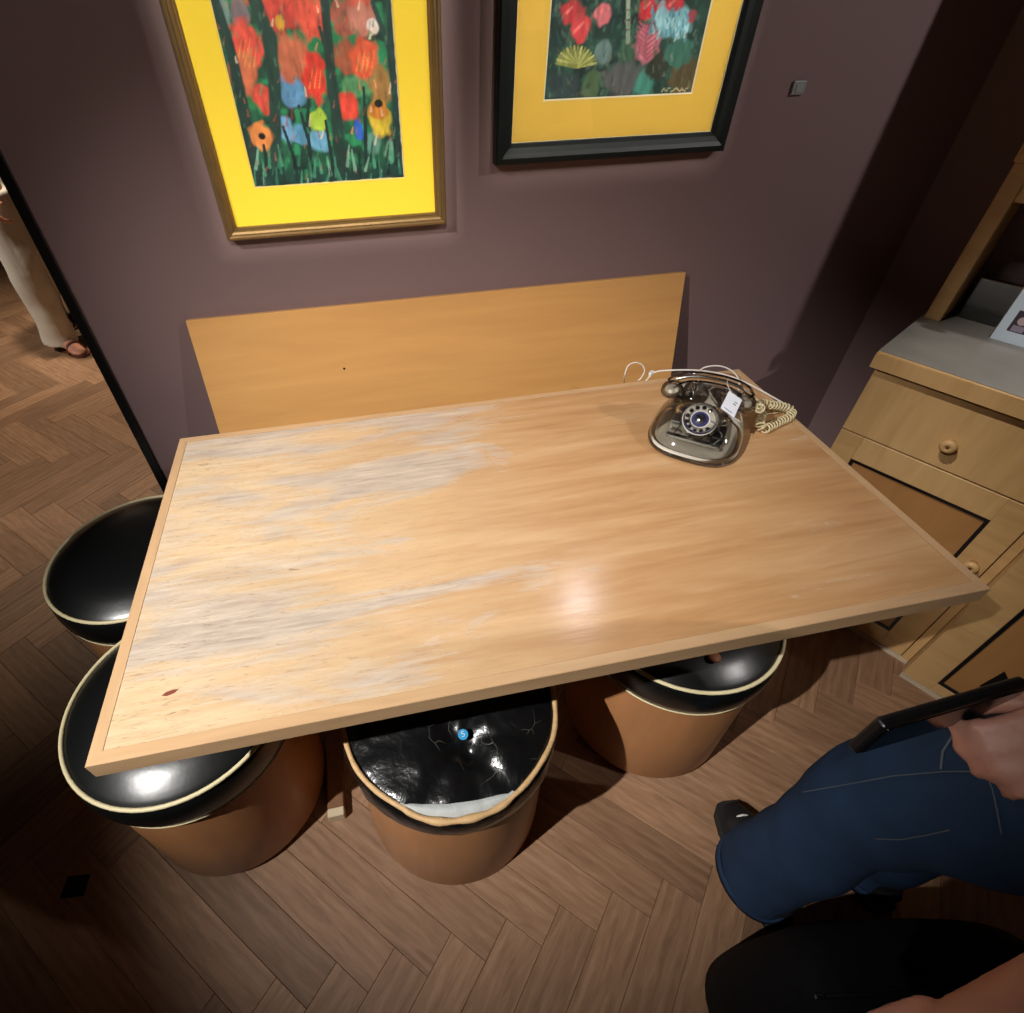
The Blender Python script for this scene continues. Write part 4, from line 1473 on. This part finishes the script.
o = bmobj('coil', sweep_bm(coil, 0.0019, 6), M['cream'], cc, smooth=True)
o.location = -Vector((coil[-1].x, coil[-1].y, ZT))
tail = spline([coil[-1], px(775, 413, 2, 0.746), px(785, 410.5, 2, 0.745), px(788, 406, 2, 0.746)], 10)
o = bmobj('straight_end', sweep_bm(tail, 0.0016, 6), M['cream'], cc, smooth=True)
o.location = -Vector((coil[-1].x, coil[-1].y, ZT))

# white line cable: from behind the table edge, looping over to the right of the telephone
CP = [px(624, 383, 2, 0.715), px(624.5, 376, 2, 0.757), px(628, 366, 2, 0.785), px(635, 362.5, 2, 0.795), px(642, 365, 2, 0.787), px(644.5, 371, 2, 0.772), px(641, 378, 2, 0.752), px(638, 380.5, 2, 0.745)]
cab = thing('line_cable', 'thin white telephone cable looping from the back table edge past the telephone', 'cable', (CP[-1].x, CP[-1].y, ZT))
off = -Vector((CP[-1].x, CP[-1].y, ZT))
bmobj('loop', sweep_bm(spline(CP, 10), 0.0016, 6), M['white'], cab, smooth=True).location = off
CP2 = [px(646, 381, 2, 0.7425), px(652, 374, 2, 0.752), px(660, 371, 2, 0.762), px(680, 370, 2, 0.772), px(700, 370.5, 2, 0.770), px(722, 374, 2, 0.760), px(742, 381, 2, 0.750), px(762, 391, 2, 0.7445), px(782, 402.5, 2, 0.7425), px(790, 408, 2, 0.7425)]
bmobj('cable', sweep_bm(spline(CP2, 10), 0.0021, 7), M['white'], cab, smooth=True).location = off
CP3 = [px(697, 372, 2, 0.765), px(706, 367, 2, 0.785), px(720, 366, 2, 0.79), px(732, 371, 2, 0.78), px(738.5, 379, 2, 0.764), px(739, 388, 2, 0.748), px(737, 394, 2, 0.744)]
bmobj('cable', sweep_bm(spline(CP3, 10), 0.0018, 7), M['white'], cab, smooth=True).location = off
d = (CP2[1] - CP2[0]).normalized()
plug_c = px(651, 373.5, 2, 0.752)
o = bmobj('plug', box_bm(-0.010, 0.010, -0.005, 0.005, -0.003, 0.005, 0.001), M['white'], cab, plug_c + off, math.radians(38))


# ------------------------------------------------------------------ people
def tube_into(bm, pts, rads, k=16):
    """closed loft through points with elliptical radii (rx, ry) or a number; for voxel union"""
    pts = [Vector(p) for p in pts]
    n = len(pts)
    rings = []
    for i, p in enumerate(pts):
        t = (pts[min(i + 1, n - 1)] - pts[max(i - 1, 0)]).normalized()
        ref = Vector((1, 0, 0)) if abs(t.x) < 0.85 else Vector((0, 1, 0))
        a = (ref - t * ref.dot(t)).normalized()
        b = t.cross(a)
        r = rads[i]
        rx, ry = (r, r) if not isinstance(r, (tuple, list)) else r
        rings.append([bm.verts.new(p + a * rx * math.cos(2 * math.pi * q / k) + b * ry * math.sin(2 * math.pi * q / k)) for q in range(k)])
    for a_, b_ in zip(rings, rings[1:]):
        for q in range(k):
            bm.faces.new((a_[q], a_[(q + 1) % k], b_[(q + 1) % k], b_[q]))
    for ring, end, s in ((rings[0], pts[0] - (pts[1] - pts[0]).normalized() * 0.0, 1), (rings[-1], pts[-1], -1)):
        bm.faces.new(ring[::-1] if s > 0 else ring)


def ball_into(bm, c, r):
    rx, ry, rz = r if isinstance(r, (tuple, list)) else (r, r, r)
    prof_ = [(math.sin(math.pi * i / 12), -math.cos(math.pi * i / 12)) for i in range(13)]
    n = 16
    rings = []
    for a, z in prof_:
        if a < 1e-6:
            rings.append([bm.verts.new((c[0], c[1], c[2] + z * rz))])
        else:
            rings.append([bm.verts.new((c[0] + rx * a * math.cos(2 * math.pi * i / n), c[1] + ry * a * math.sin(2 * math.pi * i / n), c[2] + z * rz)) for i in range(n)])
    for a, b in zip(rings, rings[1:]):
        for i in range(n):
            j = (i + 1) % n
            if len(a) == 1:
                bm.faces.new((a[0], b[j], b[i]))
            elif len(b) == 1:
                bm.faces.new((a[i], a[j], b[0]))
            else:
                bm.faces.new((a[i], a[j], b[j], b[i]))


def capsule(bm, pts, rads, k=14):
    tube_into(bm, pts, rads, k)
    for p, r in ((pts[0], rads[0]), (pts[-1], rads[-1])):
        rr_ = r if not isinstance(r, (tuple, list)) else max(r) * 0 + min(r)
        ball_into(bm, Vector(p), rr_)
    for p, r in list(zip(pts, rads))[1:-1]:
        rr_ = r if not isinstance(r, (tuple, list)) else min(r)
        ball_into(bm, Vector(p), rr_ * 0.98)


def union(name, bm, voxel, mat, parent, smooth_it=6, loc=(0, 0, 0), factor=0.5):
    bmesh.ops.recalc_face_normals(bm, faces=bm.faces[:])
    me = bpy.data.meshes.new(name + '_raw')
    bm.to_mesh(me)
    bm.free()
    o = bpy.data.objects.new(name + '_raw', me)
    COL.objects.link(o)
    r = o.modifiers.new('r', 'REMESH')
    r.mode = 'VOXEL'
    r.voxel_size = voxel
    s = o.modifiers.new('s', 'SMOOTH')
    s.iterations = smooth_it
    s.factor = factor
    dg = bpy.context.evaluated_depsgraph_get()
    me2 = bpy.data.meshes.new_from_object(o.evaluated_get(dg))
    bpy.data.objects.remove(o)
    bpy.data.meshes.remove(me)
    me2.name = name
    me2.materials.clear()
    return link(name, me2, mat, parent, loc, 0, True)


def head_into(bm, c, yaw=0.0, s=1.0):
    """c = head centre; face looks along +Y turned by yaw"""
    R_ = Matrix.Rotation(yaw, 3, 'Z')
    P = lambda x, y, z: Vector(c) + R_ @ Vector((x * s, y * s, z * s))
    ball_into(bm, P(0, -0.012, 0.03), (0.073 * s, 0.092 * s, 0.088 * s))
    ball_into(bm, P(0, 0.022, -0.035), (0.056 * s, 0.066 * s, 0.070 * s))
    ball_into(bm, P(0, 0.058, -0.085), (0.026 * s, 0.026 * s, 0.022 * s))
    capsule(bm, [P(0, 0.088, 0.008), P(0, 0.100, -0.022)], [0.008 * s, 0.014 * s])
    ball_into(bm, P(0, 0.090, -0.056), (0.024 * s, 0.010 * s, 0.009 * s))
    for sx in (-1, 1):
        ball_into(bm, P(sx * 0.076, -0.005, -0.005), (0.009 * s, 0.020 * s, 0.031 * s))
        ball_into(bm, P(sx * 0.040, 0.060, -0.022), 0.020 * s)
    return P


def face_details(parent, P, hair_long=False, s=1.0):
    for sx in (-1, 1):
        bm = bmesh.new()
        ball_into(bm, P(sx * 0.031, 0.076, 0.006), (0.0125 * s, 0.008 * s, 0.0085 * s))
        e = bmobj('eye', bm, M['eye'], parent, smooth=True)
        bm = bmesh.new()
        ball_into(bm, P(sx * 0.031, 0.0822, 0.006), (0.0058 * s, 0.003 * s, 0.0058 * s))
        bmobj('iris', bm, M['iris'], e, smooth=True)
    bm = bmesh.new()
    capsule(bm, [P(-0.022, 0.090, -0.0555), P(0, 0.0985, -0.054), P(0.022, 0.090, -0.0555)], [0.003 * s, 0.006 * s, 0.003 * s])
    union('mouth', bm, 0.0025, M['lip'], parent, 2)
    bm = bmesh.new()
    ball_into(bm, P(0, -0.022, 0.048), (0.082 * s, 0.094 * s, 0.084 * s))
    ball_into(bm, P(0, -0.055, -0.01), (0.074 * s, 0.060 * s, 0.085 * s))
    if hair_long:
        capsule(bm, [P(0, -0.07, -0.02), P(0, -0.095, -0.12), P(0, -0.10, -0.20)], [0.07 * s, 0.06 * s, 0.035 * s])
    h = union('hair', bm, 0.008, M['hair'], parent, 2)
    return h


def hand_into(bm, wrist, fwd, up, side, curl, s=1.0, spread=0.012, thumb_dir=None):
    """palm from wrist along fwd; fingers curl towards -up; side = towards the thumb"""
    fwd, up, side = Vector(fwd).normalized(), Vector(up).normalized(), Vector(side).normalized()
    W = Vector(wrist)
    P = lambda f, sd, u: W + fwd * f * s + side * sd * s + up * u * s
    for q in (-0.030, -0.011, 0.009, 0.028):
        capsule(bm, [P(0.0, q * 0.55, 0), P(0.045, q * 0.9, 0.003), P(0.085, q, 0.002)], [0.016 * s, 0.0145 * s, 0.0115 * s], 10)
    for q, L1, r in ((0.028, 0.042, 0.0092), (0.009, 0.046, 0.0095), (-0.011, 0.043, 0.0090), (-0.030, 0.034, 0.0080)):
        a = 0.0
        pts = [P(0.085, q, 0.001)]
        pos = Vector(pts[0])
        for L2, da in ((L1, curl * 0.9), (L1 * 0.62, curl * 1.15), (L1 * 0.5, curl * 0.8)):
            a += da
            pos = pos + (fwd * math.cos(a) - up * math.sin(a)) * L2 * s + side * (q * 0.04) * s
            pts.append(pos.copy())
        capsule(bm, pts, [r * s, r * 0.95 * s, r * 0.88 * s, r * 0.76 * s], 10)
    td = thumb_dir or (fwd * 0.62 + side * 0.75 - up * 0.35)
    td = Vector(td).normalized()
    b0 = P(0.018, 0.026, -0.004)
    b1 = b0 + td * 0.038 * s
    b2 = b1 + (td * 0.8 + fwd * 0.45 - up * 0.3).normalized() * 0.032 * s
    b3 = b2 + (td * 0.5 + fwd * 0.6 - up * 0.55).normalized() * 0.025 * s
    capsule(bm, [b0, b1, b2, b3], [0.016 * s, 0.0125 * s, 0.0108 * s, 0.0088 * s], 10)


def shoe(parent, ankle, yaw, canvas=True):
    """ankle = (x,y); toe along +Y turned by yaw"""
    R_ = Matrix.Rotation(yaw, 3, 'Z')
    P = lambda x, y, z: Vector((ankle[0], ankle[1], 0)) + R_ @ Vector((x, y, z))
    outline = [(0, -0.075, 0.026), (0, -0.055, 0.033), (0, 0.0, 0.036), (0, 0.06, 0.043), (0, 0.105, 0.046), (0, 0.145, 0.040), (0, 0.168, 0.022)]
    bm = bmesh.new()
    secs = []
    for z, g in ((0.001, 0.0), (0.004, 0.003), (0.020, 0.003), (0.024, 0.0)):
        ring = []
        for x, y, w_ in outline:
            ring.append(P(w_ + g, y, z))
        for x, y, w_ in outline[::-1]:
            ring.append(P(-w_ - g, y, z))
        secs.append(ring)
    loft_bm(secs, bm)
    sole = bmobj('shoe_sole', bm, M['darkrubber'], parent)
    bm = bmesh.new()
    tube_into(bm, [P(0, -0.068, 0.05), P(0, -0.03, 0.058), P(0, 0.02, 0.056), P(0, 0.07, 0.047), P(0, 0.12, 0.039), P(0, 0.158, 0.032)],
              [(0.024, 0.030), (0.034, 0.046), (0.037, 0.044), (0.043, 0.035), (0.042, 0.026), (0.022, 0.014)])
    capsule(bm, [P(0, -0.025, 0.06), P(0, -0.02, 0.105)], [0.038, 0.041])
    up = union('shoe', bm, 0.006, M['shoe'], parent, 5)
    for i in range(4):
        y = 0.058 + i * 0.020
        z = 0.0875 - i * 0.0075
        bmobj('lace', sweep_bm(spline([P(-0.026, y + 0.003, z - 0.012), P(0, y + 0.006, z), P(0.026, y + 0.003, z - 0.012)], 5), 0.0026, 6), M['rubber'], up, smooth=True)


# --- person in blue jeans at the near right
p1 = thing('person', 'person in blue jeans and black laced shoes standing at the near right', 'person', (1.24, -0.27, 0))
Pw = Vector((1.24, -0.27, 0))
lo = lambda x, y, z: Vector((x, y, z)) - Pw
LA, RA = (1.138, -0.198), (1.40, -0.215)
elbow = Vector((0.99, -0.432, 1.03))
wristL = Vector((0.885, -0.450, 0.80))
shL, shR = Vector((1.06, -0.36, 1.335)), Vector((1.42, -0.33, 1.335))
bm = bmesh.new()
tube_into(bm, [lo(1.24, -0.325, 0.80), lo(1.24, -0.34, 0.90), lo(1.24, -0.345, 1.03), lo(1.24, -0.345, 1.18), lo(1.24, -0.34, 1.30), lo(1.24, -0.345, 1.37)],
          [(0.155, 0.09), (0.16, 0.095), (0.135, 0.09), (0.155, 0.105), (0.17, 0.10), (0.10, 0.07)], 24)
capsule(bm, [lo(1.24, -0.345, 1.34), lo(1.24, -0.33, 1.45)], [0.06, 0.052])
for sgn, (ax_, ay_) in ((-1, LA), (1, RA)):
    hx = 1.24 + sgn * 0.085
    capsule(bm, [lo(hx, -0.32, 0.84), lo((hx + ax_) / 2, -0.21 - 0.06 * (sgn > 0), 0.47), lo(ax_, ay_ - 0.02, 0.09)], [0.085, 0.055, 0.036])
capsule(bm, [shL - Pw, (shL.lerp(elbow, 0.5)) - Pw, elbow - Pw], [0.055, 0.046, 0.042])
capsule(bm, [elbow - Pw, elbow.lerp(wristL, 0.35) - Pw, wristL - Pw], [0.042, 0.043, 0.029])
elR = Vector((1.46, -0.24, 1.08))
wrR = Vector((1.078, -0.287, 1.005))
capsule(bm, [shR - Pw, shR.lerp(elR, 0.5) - Pw, elR - Pw], [0.055, 0.046, 0.042])
capsule(bm, [elR - Pw, elR.lerp(wrR, 0.35) - Pw, wrR - Pw], [0.042, 0.041, 0.028])
hand_into(bm, wristL - Pw, (-0.30, -0.15, -0.92), (-0.9, 0.0, 0.3), (0, 1, 0), 0.3, 0.95, thumb_dir=(-0.35, 0.05, -0.9))
hand_into(bm, wrR - Pw, (-1, -0.05, -0.08), (0, -0.35, 0.94), (0, 0.94, 0.35), 0.85, 0.97, thumb_dir=(-0.75, 0.35, -0.4))
PH = head_into(bm, lo(1.235, -0.315, 1.545), 0.15)
body1 = union('body', bm, 0.0062, M['skin'], p1, 4)
face_details(body1, PH)
# jeans
bm = bmesh.new()
tube_into(bm, [lo(1.24, -0.325, 0.80), lo(1.24, -0.34, 0.86), lo(1.24, -0.345, 0.93), lo(1.24, -0.345, 0.985)],
          [(0.180, 0.112), (0.184, 0.114), (0.176, 0.110), (0.166, 0.104)], 28)
for sgn, (ax_, ay_) in ((-1, LA), (1, RA)):
    hx = 1.24 + sgn * 0.092
    tube_into(bm, [lo(ax_, ay_, 0.028), lo(ax_ + 0.004 * sgn, ay_, 0.10), lo(ax_ * 0.7 + hx * 0.3, ay_ * 0.75 - 0.25 * 0.25, 0.30), lo((hx + ax_) / 2, -0.205 - 0.06 * (sgn > 0), 0.47), lo(hx, -0.242 - 0.055 * (sgn > 0), 0.66), lo(hx, -0.318 - 0.01 * (sgn > 0), 0.84)],
              [(0.070, 0.085), (0.068, 0.082), (0.070, 0.080), (0.076, 0.082), (0.092, 0.102), (0.096, 0.106)], 24)
jeans = union('jeans', bm, 0.007, M['denim'], p1, 4)
# soft folds in the denim
def ruffle(me, fn):
    n = len(me.vertices)
    co = np.empty(n * 3, np.float32)
    no = np.empty(n * 3, np.float32)
    me.vertices.foreach_get('co', co)
    me.vertices.foreach_get('normal', no)
    co, no = co.reshape(-1, 3), no.reshape(-1, 3)
    amp = np.array([fn(Vector(c)) for c in co.tolist()], np.float32)
    me.vertices.foreach_set('co', (co + no * amp[:, None]).reshape(-1))
    me.update()


ruffle(jeans.data, lambda c_: noise.noise(Vector((c_.x * 9, c_.y * 9, c_.z * 8))) * 0.007 + noise.noise(Vector((c_.x * 20, c_.y * 20, c_.z * 13 + 5))) * 0.003)


from mathutils.bvhtree import BVHTree
jt = BVHTree.FromPolygons([v.co.copy() for v in jeans.data.vertices], [p.vertices[:] for p in jeans.data.polygons])


def on_jeans(u, v, lift=0.0015):
    d_ = Vector(ROT.T @ np.array([(u - CX) / FPX, (v - CY) / FPX, 1.0])).normalized()
    h, nrm_, _, _ = jt.ray_cast(Vector(CAM) - Pw, d_)
    if h is None:
        return None
    return h + (nrm_ if nrm_.dot(d_) < 0 else -nrm_) * lift


def stitch(pts, r=0.0010, name='seam', mat=None):
    q = []
    for a_, b_ in zip(pts, pts[1:]):
        for i in range(8):
            t = i / 8
            h = on_jeans(a_[0] + (b_[0] - a_[0]) * t, a_[1] + (b_[1] - a_[1]) * t)
            if h is not None:
                q.append(h)
    if len(q) > 3:
        bmobj(name, sweep_bm(q, r, 5), mat or M['stitch'], jeans, smooth=True)


stitch([(800, 793), (850, 784), (895, 776), (945, 772), (1020, 772)])
stitch([(942, 770), (944, 752), (953, 738), (968, 728), (988, 716)], 0.0015, 'pocket_edge')
stitch([(874, 838), (900, 839), (930, 834), (953, 829)], 0.0009, 'pocket_stitch')
stitch([(988, 772), (996, 800), (1004, 840)], 0.0009, 'pocket_stitch')
# cuffs
for (ax_, ay_) in (LA, RA):
    bm = bmesh.new()
    pts_ = [(0.072 * math.cos(2 * math.pi * i / 40), 0.087 * math.sin(2 * math.pi * i / 40)) for i in range(40)]
    loft_bm([[(*(lo(ax_ + x * g, ay_ + y * g, 0)[:2]), z) for x, y in pts_] for z, g in ((0.030, 0.93), (0.024, 1.0), (0.040, 1.012), (0.050, 1.0), (0.050, 0.95))], bm, False, False)
    bmobj('hem', bm, M['denim'], jeans, smooth=True)
# shirt
bm = bmesh.new()
tube_into(bm, [lo(1.24, -0.345, 0.955), lo(1.24, -0.347, 1.03), lo(1.24, -0.345, 1.18), lo(1.24, -0.34, 1.30), lo(1.24, -0.345, 1.385)],
          [(0.176, 0.116), (0.158, 0.110), (0.172, 0.120), (0.188, 0.118), (0.105, 0.08)], 28)
for a_, b_ in ((shL, elbow), (shR, elR)):
    capsule(bm, [a_ - Pw, a_.lerp(b_, 0.42) - Pw], [0.070, 0.060])
union('shirt', bm, 0.008, M['shirt'], p1, 4)
shoe(p1, (LA[0] - Pw.x + 0.02, LA[1] - Pw.y - 0.015), math.radians(-6))
shoe(p1, (RA[0] - Pw.x, RA[1] - Pw.y - 0.02), math.radians(-10))

# black phone in the left hand, held upright
A0, A1 = px(864, 737, 2, 0.985), px(996, 698, 2, 0.985)
mid = A0.lerp(A1, 0.55)
dirp = (A1 - A0).normalized()
bp_ = thing('smartphone', 'slim black phone held out in the hand of the person in jeans', 'phone', (A0.x, A0.y, 0.957), math.atan2(dirp.y, dirp.x))
bmobj('phone_case', box_bm(0.0, 0.165, -0.006, 0.006, 0.0, 0.058, 0.004, 3), M['inlay'], bp_, smooth=False)
bmobj('screen', box_bm(0.005, 0.160, -0.0068, -0.0055, 0.005, 0.053, 0.0005), plain('dark_screen', srgb(8, 8, 10), 0.15), bp_)
bmobj('lens', lathe_bm([(0.006, 0), (0.006, 0.002)], 16), M['inlay'], bp_, (0.018, 0.0055, 0.042)).rotation_euler = (math.radians(-90), 0, 0)

# unidentified black shape on the floor behind the person, modelled as a bag
bgT = thing('bag_shape', 'unidentified black shape on the floor behind the person in jeans, modelled as a soft bag', 'bag', (1.175, -0.452, 0), math.radians(-10))
bm = bmesh.new()
loft_bm([[(x + ox_, y + oy_, z) for x, y in superell(a, b, 3.4, 40)] for z, a, b, ox_, oy_ in
         ((0.0, 0.235, 0.115, 0, 0), (0.02, 0.255, 0.130, 0, 0), (0.12, 0.252, 0.130, 0, 0), (0.24, 0.235, 0.118, 0.01, 0.01), (0.31, 0.215, 0.10, 0.015, 0.015), (0.335, 0.20, 0.07, 0.015, 0.018), (0.342, 0.18, 0.03, 0.015, 0.018))], bm)
bmobj('bag_body', bm, M['bag'], bgT, smooth=True)
bmobj('zip', sweep_bm([(-0.17, 0.018, 0.343), (0.20, 0.018, 0.343)], 0.004, 6), M['inlay'], bgT)
bmobj('zip_pull', box_bm(-0.185, -0.172, 0.015, 0.021, 0.338, 0.344, 0.001), M['steel'], bgT)  # placed here for a small bright glint on the black shape
bmobj('strap', sweep_bm(spline([(0.20, -0.05, 0.31), (0.16, -0.08, 0.345), (0.06, -0.10, 0.345), (-0.05, -0.09, 0.345), (-0.15, -0.06, 0.335), (-0.20, -0.03, 0.30)], 10), 0.009, 8), M['bag'], bgT, smooth=True)

# --- person in off-white trousers walking past, beyond the wall end
p2 = thing('person', 'person in loose off-white trousers and open brown shoes walking past the wall end', 'person', (-1.2, 2.95, 0), math.radians(-42))
bm = bmesh.new()
tube_into(bm, [(-0.02, 0.02, 0.84), (0.0, 0.02, 0.98), (0.02, 0.02, 1.1), (0.03, 0.02, 1.28), (0.03, 0.02, 1.40), (0.03, 0.02, 1.46)],
          [(0.10, 0.16), (0.10, 0.15), (0.09, 0.13), (0.11, 0.16), (0.10, 0.17), (0.06, 0.10)], 24)
capsule(bm, [(0.03, 0.02, 1.42), (0.035, 0.02, 1.53)], [0.06, 0.05])
footA, footB = (0.0, -0.03), (-0.38, 0.13)
capsule(bm, [(0.09, -0.06, 0.86), (0.06, -0.05, 0.48), (footA[0] - 0.03, footA[1], 0.09)], [0.08, 0.055, 0.036])
capsule(bm, [(0.02, 0.10, 0.86), (-0.12, 0.11, 0.48), (footB[0] - 0.02, footB[1], 0.10)], [0.08, 0.055, 0.036])
for fx, fy in (footA, footB):
    tube_into(bm, [(fx - 0.07, fy, 0.035), (fx - 0.03, fy, 0.05), (fx + 0.03, fy, 0.048), (fx + 0.08, fy - 0.004, 0.032), (fx + 0.13, fy - 0.006, 0.022), (fx + 0.155, fy - 0.006, 0.016)],
              [(0.028, 0.026), (0.034, 0.036), (0.036, 0.034), (0.042, 0.024), (0.038, 0.016), (0.018, 0.010)][0:6], 14)
for sh, el, wr in (((0.03, -0.18, 1.38), (0.12, -0.21, 1.10), (0.20, -0.15, 0.88)), ((0.03, 0.22, 1.38), (-0.05, 0.26, 1.10), (0.02, 0.24, 0.86))):
    capsule(bm, [sh, Vector(sh).lerp(Vector(el), 0.5), el], [0.05, 0.043, 0.038])
    capsule(bm, [el, Vector(el).lerp(Vector(wr), 0.4), wr], [0.038, 0.037, 0.026])
    hand_into(bm, wr, (0.35, 0.1, -0.95), (0, -1, 0) if sh[1] < 0 else (0, 1, 0), (0.9, 0, 0.3), 0.35, 0.95)
P2 = head_into(bm, (0.045, 0.02, 1.62), -math.pi / 2)
body2 = union('body', bm, 0.008, M['skin2'], p2, 4)
face_details(body2, P2, True)
bm = bmesh.new()
tube_into(bm, [(0.02, 0.02, 0.84), (0.02, 0.02, 0.92), (0.02, 0.02, 1.03)], [(0.125, 0.18), (0.125, 0.175), (0.105, 0.15)], 24)
tube_into(bm, [(footA[0] - 0.04, footA[1], 0.045), (footA[0] - 0.02, footA[1], 0.2), (0.05, -0.05, 0.48), (0.09, -0.06, 0.86)], [(0.092, 0.085), (0.085, 0.08), (0.085, 0.085), (0.10, 0.105)], 20)
tube_into(bm, [(footB[0] - 0.02, footB[1], 0.055), (footB[0] + 0.03, footB[1], 0.2), (-0.12, 0.11, 0.48), (0.0, 0.10, 0.86)], [(0.092, 0.085), (0.085, 0.08), (0.085, 0.085), (0.10, 0.105)], 20)
tr = union('trousers', bm, 0.009, M['whitecloth'], p2, 3)
ruffle(tr.data, lambda c_: noise.noise(Vector((c_.x * 12, c_.y * 12, c_.z * 7))) * 0.010)
bm = bmesh.new()
tube_into(bm, [(0.02, 0.02, 0.95), (0.02, 0.02, 1.1), (0.03, 0.02, 1.28), (0.03, 0.02, 1.40), (0.03, 0.02, 1.47)], [(0.125, 0.175), (0.11, 0.15), (0.13, 0.18), (0.12, 0.19), (0.07, 0.11)], 24)
capsule(bm, [(0.03, -0.18, 1.38), (0.08, -0.20, 1.24)], [0.065, 0.058])
capsule(bm, [(0.03, 0.22, 1.38), (-0.01, 0.24, 1.24)], [0.065, 0.058])
union('blouse', bm, 0.009, M['blouse'], p2, 4)
sandal = plain('brown_leather', srgb(92, 52, 38), 0.5)
for fx, fy in (footA, footB):
    bm = bmesh.new()
    ol = [(-0.085, 0.026), (-0.04, 0.036), (0.03, 0.040), (0.09, 0.047), (0.14, 0.040), (0.168, 0.02)]
    loft_bm([[(fx + x, fy + w_, z) for x, w_ in ol] + [(fx + x, fy - w_, z) for x, w_ in ol[::-1]] for z in (0.001, 0.012)], bm)
    bmobj('sandal_sole', bm, sandal, p2)
    bmobj('sandal_strap', sweep_bm(spline([(fx + 0.08, fy - 0.046, 0.012), (fx + 0.07, fy - 0.03, 0.052), (fx + 0.07, fy, 0.064), (fx + 0.07, fy + 0.03, 0.052), (fx + 0.08, fy + 0.046, 0.012)], 6), 0.008, 8), sandal, p2, smooth=True)
